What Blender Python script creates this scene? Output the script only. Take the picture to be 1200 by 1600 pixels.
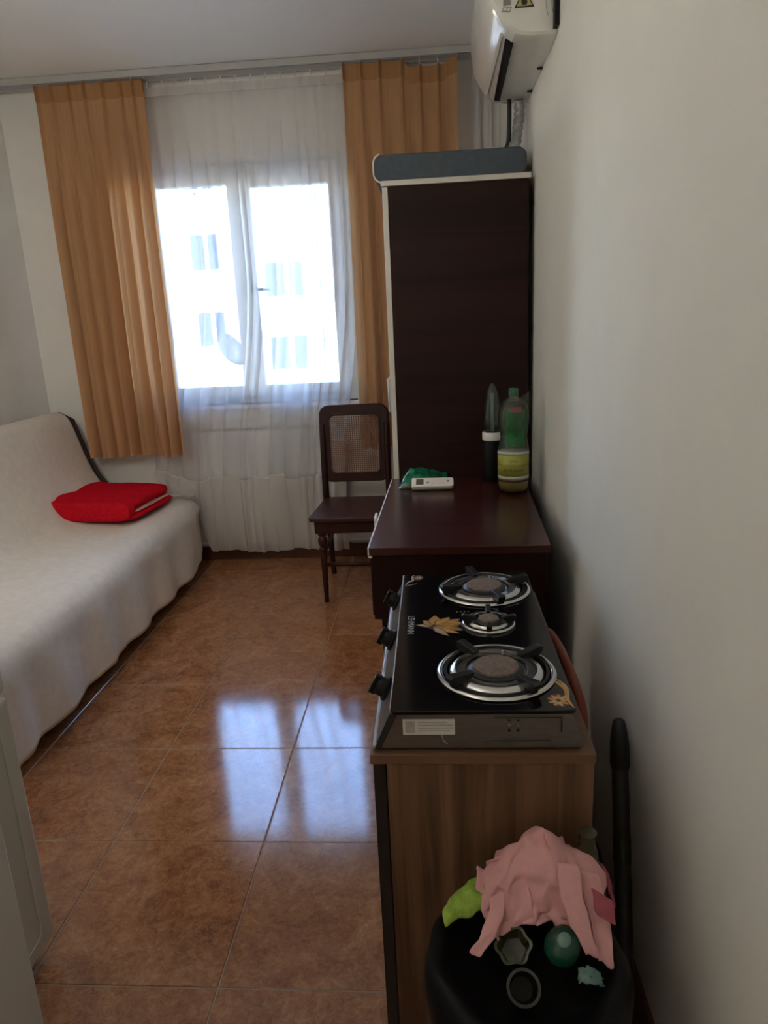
import bpy, math, random
from mathutils import Matrix, Vector, noise

random.seed(7)
sc = bpy.context.scene
for o in list(bpy.data.objects):
    bpy.data.objects.remove(o)
C = sc.collection
PI = math.pi

# ------------------------------------------------------------------ camera
YAW, PITCH, ROLL, FPX, CAMH = -0.0745, 0.2633, 0.0473, 1110.0, 1.38
def cam_axes():
    cy, sy, cp, sp = math.cos(YAW), math.sin(YAW), math.cos(PITCH), math.sin(PITCH)
    f = Vector((sy*cp, cy*cp, -sp)); r = Vector((cy, -sy, 0)); d = f.cross(r)
    c, s = math.cos(ROLL), math.sin(ROLL)
    return c*r + s*d, -s*r + c*d, f
_r, _d, _f = cam_axes()
cd = bpy.data.cameras.new('camera')
cd.sensor_fit = 'VERTICAL'; cd.sensor_height = 36.0
cd.lens = FPX/1600.0*36.0; cd.clip_start = 0.02; cd.clip_end = 300
cam = bpy.data.objects.new('camera', cd); C.objects.link(cam)
cam.matrix_world = Matrix(((_r.x, -_d.x, -_f.x, 0), (_r.y, -_d.y, -_f.y, 0), (_r.z, -_d.z, -_f.z, CAMH), (0, 0, 0, 1)))
sc.camera = cam

# ------------------------------------------------------------------ sky, sun, exposure
SKY, SUN, EXPO = 2.6, 5.5, 1.05
w = bpy.data.worlds.new('sky'); sc.world = w; w.use_nodes = True
nt = w.node_tree
sky = nt.nodes.new('ShaderNodeTexSky')
try:
    sky.sky_type = 'NISHITA'; sky.sun_disc = False
    sky.sun_elevation = math.radians(48); sky.sun_rotation = math.radians(200)
    sky.air_density = 1.0; sky.dust_density = 0.2; sky.ozone_density = 4.0
except Exception:
    pass
bg = nt.nodes['Background']; bg.inputs['Strength'].default_value = SKY
nt.links.new(sky.outputs[0], bg.inputs['Color'])
sl = bpy.data.lights.new('sun', 'SUN'); sl.energy = SUN; sl.angle = math.radians(0.6); sl.color = (1.0, .95, .86)
so = bpy.data.objects.new('sun', sl); C.objects.link(so)
so.rotation_euler = Vector((0.25, 0.72, -0.85)).to_track_quat('-Z', 'Y').to_euler()
pl = bpy.data.lights.new('window_portal', 'AREA'); pl.shape = 'RECTANGLE'; pl.size = 1.1; pl.size_y = 1.2
pl.cycles.is_portal = True
po = bpy.data.objects.new('window_portal', pl); C.objects.link(po)
po.location = (-0.99, 4.30, 1.58); po.rotation_euler = (-PI/2, 0, 0)
vs = sc.view_settings
vs.view_transform = 'Standard'; vs.look = 'None'; vs.gamma = 1.0; vs.use_curve_mapping = False
vs.exposure = EXPO
sc.cycles.max_bounces = 9; sc.cycles.diffuse_bounces = 5; sc.cycles.transparent_max_bounces = 14
sc.cycles.sample_clamp_indirect = 12.0
sc.cycles.caustics_reflective = False; sc.cycles.caustics_refractive = False

# ------------------------------------------------------------------ materials
class N:
    """small node helper"""
    def __init__(s, name):
        s.m = bpy.data.materials.new(name); s.m.use_nodes = True
        s.t = s.m.node_tree; s.p = s.t.nodes['Principled BSDF']; s.out = s.t.nodes['Material Output']
    def n(s, k, **kw):
        x = s.t.nodes.new(k)
        for a, b in kw.items():
            if a in x.inputs: x.inputs[a].default_value = b
            else: setattr(x, a, b)
        return x
    def l(s, a, b): s.t.links.new(a, b)
    def coord(s, scale=(1, 1, 1), kind='pos', rot=(0, 0, 0)):
        if kind == 'pos': src = s.n('ShaderNodeNewGeometry').outputs['Position']
        else: src = s.n('ShaderNodeTexCoord').outputs[kind]
        mp = s.n('ShaderNodeMapping'); mp.inputs['Scale'].default_value = scale; mp.inputs['Rotation'].default_value = rot
        s.l(src, mp.inputs['Vector']); return mp.outputs[0]
    def noise(s, vec, scale=5, detail=4, rough=.5, dist=0):
        x = s.n('ShaderNodeTexNoise'); x.inputs['Scale'].default_value = scale; x.inputs['Detail'].default_value = detail
        x.inputs['Roughness'].default_value = rough; x.inputs['Distortion'].default_value = dist
        s.l(vec, x.inputs['Vector']); return x.outputs['Fac']
    def ramp(s, fac, stops):
        x = s.n('ShaderNodeValToRGB'); e = x.color_ramp.elements
        while len(e) < len(stops): e.new(0.5)
        for k, (p, c) in enumerate(stops):
            e[k].position = p; e[k].color = (c[0], c[1], c[2], 1)
        s.l(fac, x.inputs[0]); return x.outputs[0]
    def bump(s, fac, strength=.1, dist=.01):
        x = s.n('ShaderNodeBump'); x.inputs['Strength'].default_value = strength; x.inputs['Distance'].default_value = dist
        s.l(fac, x.inputs['Height']); return x.outputs[0]

def plain(name, col, rough=.5, metal=0.0, var=.06, scale=8, bump=0.0, bscale=60, coat=0.0, spec=None, stretch=(1, 1, 1)):
    s = N(name); p = s.p
    v = s.coord(stretch)
    f = s.noise(v, scale, 5, .6)
    lo = [max(0, c*(1-var)) for c in col]; hi = [min(1, c*(1+var)) for c in col]
    s.l(s.ramp(f, [(.3, lo), (.7, hi)]), p.inputs['Base Color'])
    p.inputs['Roughness'].default_value = rough; p.inputs['Metallic'].default_value = metal
    if spec is not None: p.inputs['Specular IOR Level'].default_value = spec
    if coat: p.inputs['Coat Weight'].default_value = coat; p.inputs['Coat Roughness'].default_value = .08
    if bump:
        s.l(s.bump(s.noise(v, bscale, 3), bump, .004), p.inputs['Normal'])
    return s.m

def cloth(name, col, trans=.3, var=.1, scale=20, bump=.15, bscale=400, tcol=None, stretch=(1, 1, 1)):
    s = N(name); s.t.nodes.remove(s.p)
    v = s.coord(stretch); f = s.noise(v, scale, 4, .6)
    c = s.ramp(f, [(.3, [x*(1-var) for x in col]), (.7, [min(1, x*(1+var)) for x in col])])
    d = s.n('ShaderNodeBsdfDiffuse'); t = s.n('ShaderNodeBsdfTranslucent'); mx = s.n('ShaderNodeMixShader')
    s.l(c, d.inputs['Color'])
    if tcol: t.inputs['Color'].default_value = (*tcol, 1)
    else: s.l(c, t.inputs['Color'])
    b = s.bump(s.noise(s.coord(), bscale, 2), bump, .002)
    s.l(b, d.inputs['Normal'])
    mx.inputs[0].default_value = trans
    s.l(d.outputs[0], mx.inputs[1]); s.l(t.outputs[0], mx.inputs[2]); s.l(mx.outputs[0], s.out.inputs['Surface'])
    return s.m

def sheer(name, col, clear, trans):
    s = N(name); s.t.nodes.remove(s.p)
    d = s.n('ShaderNodeBsdfDiffuse'); t = s.n('ShaderNodeBsdfTranslucent'); tr = s.n('ShaderNodeBsdfTransparent')
    f = s.noise(s.coord((1, 1, 1)), 300, 2)
    c = s.ramp(f, [(.3, [x*.95 for x in col]), (.7, col)])
    s.l(c, d.inputs['Color']); s.l(c, t.inputs['Color'])
    m1 = s.n('ShaderNodeMixShader'); m1.inputs[0].default_value = trans
    s.l(d.outputs[0], m1.inputs[1]); s.l(t.outputs[0], m1.inputs[2])
    m2 = s.n('ShaderNodeMixShader'); m2.inputs[0].default_value = clear
    s.l(m1.outputs[0], m2.inputs[1]); s.l(tr.outputs[0], m2.inputs[2]); s.l(m2.outputs[0], s.out.inputs['Surface'])
    return s.m

def pane_mat(name, tint=(1, 1, 1), base=None, amount=0.0, rough=.02):
    """clear sheet: transparent with a Fresnel gloss, optionally a little body colour"""
    s = N(name); s.t.nodes.remove(s.p)
    tr = s.n('ShaderNodeBsdfTransparent'); tr.inputs[0].default_value = (*tint, 1)
    g = s.n('ShaderNodeBsdfGlossy'); g.inputs['Roughness'].default_value = rough
    fr = s.n('ShaderNodeFresnel'); fr.inputs[0].default_value = 1.45
    body = tr.outputs[0]
    if base:
        d = s.n('ShaderNodeBsdfDiffuse')
        s.l(s.ramp(s.noise(s.coord(), 25, 3), [(.3, [x*.9 for x in base]), (.7, base)]), d.inputs[0])
        mb = s.n('ShaderNodeMixShader'); mb.inputs[0].default_value = amount
        s.l(tr.outputs[0], mb.inputs[1]); s.l(d.outputs[0], mb.inputs[2]); body = mb.outputs[0]
    mx = s.n('ShaderNodeMixShader'); s.l(fr.outputs[0], mx.inputs[0]); s.l(body, mx.inputs[1]); s.l(g.outputs[0], mx.inputs[2])
    s.l(mx.outputs[0], s.out.inputs['Surface']); return s.m

def wood(name, dark, light, axis='z', rough=.4, scale=1.0, contrast=(.3, .75)):
    s = N(name); p = s.p
    st = {'z': (28, 28, 1.6), 'x': (1.6, 28, 28), 'y': (28, 1.6, 28)}[axis]
    v = s.coord(tuple(a*scale for a in st))
    f = s.noise(v, 1.0, 6, .62, .6)
    big = s.noise(s.coord(tuple(a*scale*.18 for a in st)), 1.0, 3, .5, 1.2)
    mm = s.n('ShaderNodeMath', operation='MULTIPLY_ADD'); mm.inputs[1].default_value = .6
    ms = s.n('ShaderNodeMath', operation='MULTIPLY'); ms.inputs[1].default_value = .42
    s.l(big, ms.inputs[0]); s.l(f, mm.inputs[0]); s.l(ms.outputs[0], mm.inputs[2])
    s.l(s.ramp(mm.outputs[0], [(contrast[0], dark), (contrast[1], light)]), p.inputs['Base Color'])
    p.inputs['Roughness'].default_value = rough
    s.l(s.bump(f, .08, .002), p.inputs['Normal'])
    return s.m

M = {}
def wallmat(name, col, var=.035):
    s = N(name); v = s.coord()
    f = s.noise(v, 2.2, 6, .65, .4)
    s.l(s.ramp(f, [(.3, [c*(1-var) for c in col]), (.7, [min(1, c*(1+var)) for c in col])]), s.p.inputs['Base Color'])
    s.p.inputs['Roughness'].default_value = .7
    s.l(s.bump(s.noise(v, 26, 5, .7), .12, .004), s.p.inputs['Normal'])
    return s.m
M['wall'] = wallmat('painted_plaster', (.86, .85, .81))
M['ceil'] = wallmat('ceiling_paint', (.89, .90, .88), .02)
def tilemat():
    s = N('glazed_terracotta_tile'); v = s.coord()
    f1 = s.noise(v, 7, 9, .75, 1.2); f2 = s.noise(v, 45, 6, .75, 1.0); f3 = s.noise(v, 2.0, 3)
    a = s.n('ShaderNodeMath', operation='MULTIPLY_ADD'); a.inputs[1].default_value = .55
    b = s.n('ShaderNodeMath', operation='MULTIPLY'); b.inputs[1].default_value = .45
    s.l(f2, b.inputs[0]); s.l(f1, a.inputs[0]); s.l(b.outputs[0], a.inputs[2])
    sk = s.n('ShaderNodeMath', operation='MULTIPLY_ADD'); sk.inputs[1].default_value = .30
    f4 = s.noise(v, 130, 3, .8, 1.5); sub = s.n('ShaderNodeMath', operation='SUBTRACT'); sub.inputs[1].default_value = .5
    s.l(f4, sub.inputs[0]); s.l(sub.outputs[0], sk.inputs[0]); s.l(a.outputs[0], sk.inputs[2]); a = sk
    c = s.ramp(a.outputs[0], [(.31, (.11, .036, .013)), (.42, (.26, .098, .040)), (.52, (.39, .165, .072)), (.61, (.48, .235, .115)), (.72, (.66, .43, .27))])
    s.l(c, s.p.inputs['Base Color'])
    s.p.inputs['Roughness'].default_value = .10
    s.p.inputs['Specular IOR Level'].default_value = .8
    s.l(s.bump(f3, .04, .01), s.p.inputs['Normal'])
    return s.m
M['tile'] = tilemat()
M['grout'] = plain('grout', (.40, .28, .19), .8, var=.15, scale=60)
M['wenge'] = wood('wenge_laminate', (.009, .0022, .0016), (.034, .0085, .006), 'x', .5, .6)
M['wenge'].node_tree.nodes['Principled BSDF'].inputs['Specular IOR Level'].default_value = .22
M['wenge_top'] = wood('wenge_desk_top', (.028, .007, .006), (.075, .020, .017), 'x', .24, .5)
M['cream'] = plain('cream_edging', (.66, .62, .56), .5, var=.03)
M['white_edge'] = plain('white_edging', (.82, .78, .78), .45, var=.03)
M['oak'] = wood('oak_laminate', (.085, .038, .018), (.33, .18, .098), 'z', .55, .55, (.40, .60))
M['oak_top'] = wood('oak_laminate_top', (.10, .05, .028), (.22, .115, .06), 'x', .45, .6, (.36, .66))
M['black_lam'] = plain('black_laminate', (.012, .011, .012), .4, var=.2)
M['chair'] = wood('mahogany_stain', (.016, .004, .003), (.050, .012, .008), 'z', .4, .7)
M['chair_seat'] = wood('mahogany_seat', (.035, .010, .007), (.085, .023, .016), 'x', .36, .7)
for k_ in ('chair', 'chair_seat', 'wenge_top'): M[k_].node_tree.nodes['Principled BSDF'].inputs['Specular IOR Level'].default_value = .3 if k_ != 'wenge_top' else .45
M['cane'] = plain('woven_cane', (.20, .085, .045), .55, var=.2, scale=40)
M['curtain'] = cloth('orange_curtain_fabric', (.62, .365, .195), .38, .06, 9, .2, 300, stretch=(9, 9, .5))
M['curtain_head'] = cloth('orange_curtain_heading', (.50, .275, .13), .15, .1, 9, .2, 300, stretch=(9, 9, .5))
M['sheer'] = sheer('white_voile', (.86, .86, .88), .64, .86)
M['sheer_band'] = sheer('white_voile_hem', (.82, .79, .76), .30, .5)
M['throw'] = cloth('cream_woven_throw', (.80, .725, .645), .05, .05, 30, .35, 260)
M['sofa'] = plain('dark_brown_upholstery', (.030, .020, .016), .8, var=.2)
M['red'] = cloth('red_fleece', (.62, .012, .025), .06, .14, 60, .5, 220)
M['pink_lining'] = cloth('pink_fleece_lining', (.85, .36, .34), .1, .1, 60, .5, 220)
M['pvc'] = plain('white_window_plastic', (.86, .87, .90), .35, var=.02)
M['rail'] = plain('grey_curtain_rail', (.46, .46, .45), .45, var=.03)
M['ac'] = plain('glossy_white_plastic', (.80, .79, .75), .16, var=.02, coat=.3)
M['ac_body'] = plain('matt_white_plastic', (.72, .70, .63), .4, var=.02)
M['blackp'] = plain('black_plastic', (.0045, .0045, .005), .42, var=.2, spec=.25)
M['rubber'] = plain('black_rubber', (.012, .012, .013), .6, var=.2)
M['grip'] = plain('grey_black_tube', (.035, .033, .031), .35, var=.15)
M['tape'] = plain('silver_insulation', (.42, .42, .42), .45, .4, var=.3, scale=50, bump=.5, bscale=90)
M['blue_grey'] = cloth('blue_grey_fabric', (.095, .112, .135), 0.0, .1, 40, .3, 350)
M['piping'] = plain('white_piping', (.85, .85, .82), .6)
M['glass'] = pane_mat('window_glass')
M['hob'] = plain('black_hob_glass', (.003, .003, .0045), .12, var=.2, spec=.35)
M['chrome'] = plain('chrome_ring', (.62, .61, .60), .18, 1.0, var=.03)
M['steel'] = plain('brushed_steel', (.20, .195, .185), .42, 1.0, var=.12, scale=30, stretch=(1, 1, 6))
M['steel_light'] = plain('pale_steel_trim', (.52, .47, .46), .35, .6, var=.05)
M['iron'] = plain('black_enamel_iron', (.0035, .0035, .0035), .38, var=.3)
M['burner'] = plain('used_burner_cap', (.19, .14, .115), .7, .2, var=.35, scale=120, bump=.5, bscale=300)
M['gold'] = plain('gold_print', (.50, .27, .055), .4, .1, var=.25, scale=60)
M['gold_pale'] = plain('pale_gold_print', (.46, .34, .22), .4, .1, var=.25, scale=60)
M['brown_print'] = plain('brown_print', (.07, .018, .010), .4, var=.2)
M['grey_print'] = plain('grey_print', (.36, .36, .37), .5, var=.05)
M['mid_grey'] = plain('faded_ink', (.30, .30, .29), .6)
M['black_ink'] = plain('black_ink', (.02, .02, .02), .6)
M['paper'] = plain('white_sticker', (.62, .60, .56), .6, var=.05)
M['paper_grey'] = plain('grey_sticker_print', (.36, .35, .33), .6, var=.15, scale=80)
M['warn'] = plain('yellow_warning', (.45, .38, .12), .6)
M['green_pack'] = plain('green_plastic_wrap', (.012, .16, .085), .25, var=.35, scale=30, bump=.4, bscale=60)
M['remote'] = plain('white_remote_plastic', (.82, .78, .75), .4, var=.02)
M['lcd'] = plain('grey_lcd', (.10, .10, .09), .3, var=.05)
M['pet'] = pane_mat('clear_bottle_plastic', (.93, .96, .91), (.55, .65, .55), .055, .08)
M['pet_green'] = cloth('green_film', (.06, .30, .10), .4, .3, 40)
M['juice'] = plain('yellow_drink', (.55, .37, .06), .35, var=.1)
M['label'] = plain('yellow_bottle_label', (.36, .36, .065), .4, var=.12)
M['label_white'] = plain('pale_label_edge', (.50, .50, .42), .5, var=.05)
M['cap_green'] = plain('green_bottle_cap', (.03, .12, .06), .4)
M['orange_hose'] = plain('orange_gas_hose', (.17, .026, .008), .45, var=.1)
M['bag'] = plain('black_bin_bag', (.003, .003, .0035), .5, var=.3, scale=20, bump=.6, bscale=22, spec=.2)
M['pink'] = cloth('pink_paper_cloth', (.78, .42, .42), .12, .08, 30, .2, 200)
M['pink_dark'] = cloth('rose_print', (.42, .12, .15), .1, .15, 30, .2, 200)
M['lime'] = cloth('lime_plastic_film', (.34, .50, .09), .2, .3, 60)
M['dgreen'] = plain('dark_green_plastic', (.006, .055, .032), .25, var=.2)
M['olive'] = plain('olive_plastic', (.04, .04, .018), .22, var=.3)
M['teal'] = plain('pale_teal_plastic', (.12, .22, .20), .3, var=.2)
M['fridge'] = plain('fridge_enamel', (.62, .62, .55), .35, var=.02)
M['door'] = plain('white_door_paint', (.72, .74, .70), .4, var=.02)
M['skirt'] = plain('brown_tile_skirting', (.10, .035, .018), .3, var=.3, scale=15)
M['radiator'] = plain('radiator_enamel', (.80, .80, .80), .35, var=.02)
M['facade_w'] = wallmat('white_render', (.20, .193, .183), .02)
M['facade_c'] = wallmat('cream_render', (.150, .150, .115), .02)
M['facade_p'] = wallmat('pale_render', (.19, .187, .165), .02)
M['far_glass'] = plain('far_window_glass', (.020, .025, .040), .5, var=.15, scale=2, spec=.2)
M['dish'] = plain('grey_dish', (.05, .052, .06), .6, spec=.2)
M['asphalt'] = plain('asphalt', (.10, .10, .10), .9, var=.15)

# ------------------------------------------------------------------ mesh helpers
class G:
    def __init__(s): s.v = []; s.f = []
    def add(s, v, f):
        o = len(s.v); s.v += [tuple(p) for p in v]; s.f += [tuple(i+o for i in q) for q in f]; return s
    def box(s, x0, x1, y0, y1, z0, z1):
        return s.add([(x0, y0, z0), (x1, y0, z0), (x1, y1, z0), (x0, y1, z0), (x0, y0, z1), (x1, y0, z1), (x1, y1, z1), (x0, y1, z1)],
                     [(0, 3, 2, 1), (4, 5, 6, 7), (0, 1, 5, 4), (1, 2, 6, 5), (2, 3, 7, 6), (3, 0, 4, 7)])
    def tube(s, pts, r, seg=10, cap=True):
        pts = [Vector(p) for p in pts]; n = len(pts)
        rs = r if isinstance(r, (list, tuple)) else [r]*n
        v = []; f = []
        t0 = (pts[1]-pts[0]).normalized()
        up = Vector((0, 0, 1)) if abs(t0.z) < .9 else Vector((1, 0, 0))
        a = t0.cross(up).normalized()
        for i, p in enumerate(pts):
            t = (pts[min(i+1, n-1)]-pts[max(i-1, 0)]).normalized()
            a = (a - t*a.dot(t)).normalized(); b = t.cross(a)
            for k in range(seg):
                q = 2*PI*k/seg; v.append(p + (a*math.cos(q)+b*math.sin(q))*rs[i])
        for i in range(n-1):
            for k in range(seg):
                k2 = (k+1) % seg
                f.append((i*seg+k, i*seg+k2, (i+1)*seg+k2, (i+1)*seg+k))
        if cap:
            f.append(tuple(range(seg-1, -1, -1))); f.append(tuple(range((n-1)*seg, n*seg)))
        return s.add(v, f)
    def lathe(s, prof, c=(0, 0, 0), seg=32, close=False, wob=None):
        v = []; f = []; n = len(prof)
        for r, z in prof:
            for k in range(seg):
                q = 2*PI*k/seg; rr = r*(wob(q, z) if wob else 1)
                v.append((c[0]+rr*math.cos(q), c[1]+rr*math.sin(q), c[2]+z))
        for i in range(n-1 + (1 if close else 0)):
            j = (i+1) % n
            for k in range(seg):
                k2 = (k+1) % seg; f.append((i*seg+k, i*seg+k2, j*seg+k2, j*seg+k))
        if not close:
            if prof[0][0] > 1e-6: f.append(tuple(range(seg-1, -1, -1)))
            if prof[-1][0] > 1e-6: f.append(tuple(range((n-1)*seg, n*seg)))
        return s.add(v, f)
    def prism(s, poly, a0, a1, axis='y'):
        """polygon (two coords) extruded along axis"""
        n = len(poly); v = []
        for a in (a0, a1):
            for p, q in poly:
                v.append({'y': (p, a, q), 'x': (a, p, q), 'z': (p, q, a)}[axis])
        f = [tuple(range(n-1, -1, -1)), tuple(range(n, 2*n))]
        for k in range(n):
            k2 = (k+1) % n; f.append((k, k2, n+k2, n+k))
        return s.add(v, f)
    def grid(s, fn, nu, nv, wrap=False):
        v = []; f = []
        for i in range(nu+1):
            for j in range(nv+1):
                v.append(fn(i/nu, j/nv))
        for i in range(nu):
            for j in range(nv):
                a = i*(nv+1)+j; f.append((a, a+nv+1, a+nv+2, a+1))
        return s.add(v, f)
    def xf(s, m):
        s.v = [tuple(m @ Vector(p)) for p in s.v]; return s

def obj(name, g, mat, parent=None, smooth=False, bevel=0.0, solid=0.0, sub=0, angle=None, bseg=2):
    me = bpy.data.meshes.new(name); me.from_pydata(g.v, [], g.f); me.validate()
    o = bpy.data.objects.new(name, me); C.objects.link(o)
    me.materials.append(M[mat])
    if smooth:
        me.polygons.foreach_set('use_smooth', [True]*len(me.polygons))
        if angle:
            try: me.set_sharp_from_angle(angle=math.radians(angle))
            except Exception: pass
    if solid:
        k = o.modifiers.new('thickness', 'SOLIDIFY'); k.thickness = solid; k.offset = 0
    if bevel:
        k = o.modifiers.new('bevel', 'BEVEL'); k.width = bevel; k.segments = bseg; k.limit_method = 'ANGLE'; k.angle_limit = math.radians(35)
    if sub:
        k = o.modifiers.new('sub', 'SUBSURF'); k.levels = sub; k.render_levels = sub
    if parent is not None:
        o.parent = parent
        if parent.type == 'EMPTY':
            o.matrix_parent_inverse = Matrix.Translation(-Vector(parent.location))
    return o
def tag(o, label, cat, group=None):
    o['label'] = label; o['category'] = cat
    if group: o['group'] = group
    return o
def thing(name, loc, label, cat, group=None):
    o = bpy.data.objects.new(name, None); C.objects.link(o); o.location = loc; o.empty_display_size = .1
    return tag(o, label, cat, group)
def struct(o, label=None):
    o['kind'] = 'structure'
    if label: o['label'] = label
    return o
def text(name, body, size, mat, mtx, parent, extrude=.0002, align='CENTER', spacing=1.0):
    cu = bpy.data.curves.new(name, 'FONT'); cu.body = body; cu.size = size; cu.extrude = extrude
    cu.align_x = align; cu.align_y = 'CENTER'; cu.space_character = spacing
    t = bpy.data.objects.new(name+'_tmp', cu); C.objects.link(t)
    dg = bpy.context.evaluated_depsgraph_get()
    me = bpy.data.meshes.new_from_object(t.evaluated_get(dg))
    bpy.data.objects.remove(t)
    me.transform(mtx); me.name = name; me.materials.clear(); me.materials.append(M[mat])
    o = bpy.data.objects.new(name, me); C.objects.link(o); o.parent = parent
    if parent.type == 'EMPTY': o.matrix_parent_inverse = Matrix.Translation(-Vector(parent.location))
    return o
def frame_mtx(origin, xdir, ydir):
    x = Vector(xdir).normalized(); y = Vector(ydir).normalized(); z = x.cross(y)
    return Matrix(((x.x, y.x, z.x, origin[0]), (x.y, y.y, z.y, origin[1]), (x.z, y.z, z.z, origin[2]), (0, 0, 0, 1)))
def sm(a, b, x):
    t = max(0, min(1, (x-a)/(b-a))); return t*t*(3-2*t)
def nz(x, y=0, z=0): return noise.noise(Vector((x, y, z)))
def interp(pts, t):
    """Catmull-Rom through a list of tuples, t in 0..1"""
    n = len(pts)-1; u = t*n; i = min(int(u), n-1); u -= i
    p = [Vector(pts[max(0, min(n, i+k))]) for k in (-1, 0, 1, 2)]
    return .5*((2*p[1]) + (p[2]-p[0])*u + (2*p[0]-5*p[1]+4*p[2]-p[3])*u*u + (3*p[1]-p[0]-3*p[2]+p[3])*u**3)

# ------------------------------------------------------------------ room shell
XL, XR, YB, YW, ZC = -2.266, .385, -0.75, 4.10, 2.635
T = .14
WX0, WX1, WZ0, WZ1 = -1.60, -.425, .945, 2.235      # window opening
struct(obj('floor', G().box(XL-T, XR+T, YB-T, YW+.3, -.12, -.0018), 'grout'))
floor = bpy.data.objects['floor']
# glazed tiles, each its own piece
TX, TY, PX, PY = .4295, .4460, -.4985, 1.636
tw, th = TX-.0035, TY-.0035
tme = None
i0 = math.floor((XL-PX)/TX); i1 = math.ceil((XR-PX)/TX); j0 = math.floor((YB-PY)/TY); j1 = math.ceil((YW-PY)/TY)
def tile_mesh(w_, h_):
    b = .0016; g = G()
    g.add([(-w_/2, -h_/2, -.0017), (w_/2, -h_/2, -.0017), (w_/2, h_/2, -.0017), (-w_/2, h_/2, -.0017),
           (-w_/2, -h_/2, -.0012), (w_/2, -h_/2, -.0012), (w_/2, h_/2, -.0012), (-w_/2, h_/2, -.0012),
           (-w_/2+b, -h_/2+b, 0), (w_/2-b, -h_/2+b, 0), (w_/2-b, h_/2-b, 0), (-w_/2+b, h_/2-b, 0)],
          [(0, 1, 5, 4), (1, 2, 6, 5), (2, 3, 7, 6), (3, 0, 4, 7), (4, 5, 9, 8), (5, 6, 10, 9), (6, 7, 11, 10), (7, 4, 8, 11), (8, 9, 10, 11)])
    me = bpy.data.meshes.new('floor_tile'); me.from_pydata(g.v, [], g.f); me.materials.append(M['tile']); return me
cache = {}
for i in range(i0, i1):
    for j in range(j0, j1):
        x0, x1 = max(XL, PX+i*TX+.00175), min(XR, PX+(i+1)*TX-.00175)
        y0, y1 = max(YB, PY+j*TY+.00175), min(YW, PY+(j+1)*TY-.00175)
        if x1-x0 < .01 or y1-y0 < .01: continue
        key = (round(x1-x0, 4), round(y1-y0, 4))
        if key not in cache: cache[key] = tile_mesh(*key)
        o = bpy.data.objects.new('floor_tile', cache[key]); C.objects.link(o); o.parent = floor
        o.location = ((x0+x1)/2, (y0+y1)/2, random.uniform(-.0002, .0002))
        o.rotation_euler = (random.uniform(-.0008, .0008), random.uniform(-.0008, .0008), 0)
struct(obj('ceiling', G().box(XL-T, XR+T, YB-T, YW+.3, ZC, ZC+.2), 'ceil'))
struct(obj('wall_left', G().box(XL-T, XL, YB-T, YW+.3, 0, ZC), 'wall'))
struct(obj('wall_right', G().box(XR, XR+T, YB-T, YW+.3, 0, ZC), 'wall'))
def ring_wall(x0, x1, z0, z1, hx0, hx1, hz0, hz1, y0, y1):
    g = G(); v = []
    for y in (y0, y1):
        v += [(x0, y, z0), (x1, y, z0), (x1, y, z1), (x0, y, z1), (hx0, y, hz0), (hx1, y, hz0), (hx1, y, hz1), (hx0, y, hz1)]
    f = []
    for k in range(4):
        k2 = (k+1) % 4
        f.append((k, k2, 4+k2, 4+k)); f.append((8+k2, 8+k, 12+k, 12+k2))
        f.append((4+k, 4+k2, 12+k2, 12+k)); f.append((k2, k, 8+k, 8+k2))
    return g.add(v, f)
struct(obj('wall_back', G().box(XL, XR, YB-T, YB, 0, ZC), 'wall'))
struct(obj('wall_window', ring_wall(XL, XR, 0, ZC, WX0, WX1, WZ0, WZ1, YW, YW+.3), 'wall'))
struct(obj('baseboard_window', G().box(XL, XR, YW-.012, YW, 0, .085), 'skirt', bevel=.003))
struct(obj('baseboard_left', G().box(XL, XL+.012, YB, YW-.012, 0, .085), 'skirt', bevel=.003))
struct(obj('baseboard_right', G().box(XR-.012, XR, YB, YW-.012, 0, .085), 'skirt', bevel=.003))

# window: outer frame, two sashes, handle, sill
win = bpy.data.objects.new('window_1', None); C.objects.link(win); win.location = (-1.01, 4.19, WZ0)
struct(win, 'white plastic two-sash window behind the voile curtain')
FY0, FY1 = 4.16, 4.235
obj('window_frame', ring_wall(WX0, WX1, WZ0, WZ1, WX0+.045, WX1-.045, WZ0+.045, WZ1-.045, FY0+.01, FY1), 'pvc', win, bevel=.004)
obj('mullion', G().box(-1.05, -1.0, FY0+.008, FY1, WZ0+.045, WZ1-.045), 'pvc', win, bevel=.004)
for k, (a, b, c, d) in enumerate(((-1.555, -1.028, -1.485, -1.092), (-1.024, -.47, -.962, -.532))):
    s_ = obj('sash', ring_wall(a, b, WZ0+.04, WZ1-.04, c, d, 1.047, 2.135-.02*k, FY0-.012, FY1-.02), 'pvc', win, bevel=.005)
    obj('pane', G().box(c-.008, d+.008, 4.196, 4.202, 1.04, 2.14-.02*k), 'glass', s_)
    if k == 1:
        hd = obj('handle', G().box(-.992, -.972, FY0-.05, FY0-.012, 1.56, 1.60).tube([(-.982, FY0-.045, 1.58), (-.94, FY0-.047, 1.579), (-.885, FY0-.045, 1.574)], .008, 8), 'grip', s_)
        hd['label'] = 'dark grey lever handle'
sill = obj('window_sill', G().box(WX0-.03, WX1+.03, 4.082, 4.172, .918, .945), 'pvc', win, bevel=.006)
tag(obj('air_freshener_tub', G().lathe([(0, 0), (.028, 0), (.032, .01), (.03, .034), (.024, .04), (0, .04)], (-1.165, 4.118, .945), 20), 'mid_grey', smooth=True, angle=40),
    'small grey tub on the sill behind the voile', 'tub')

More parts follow.
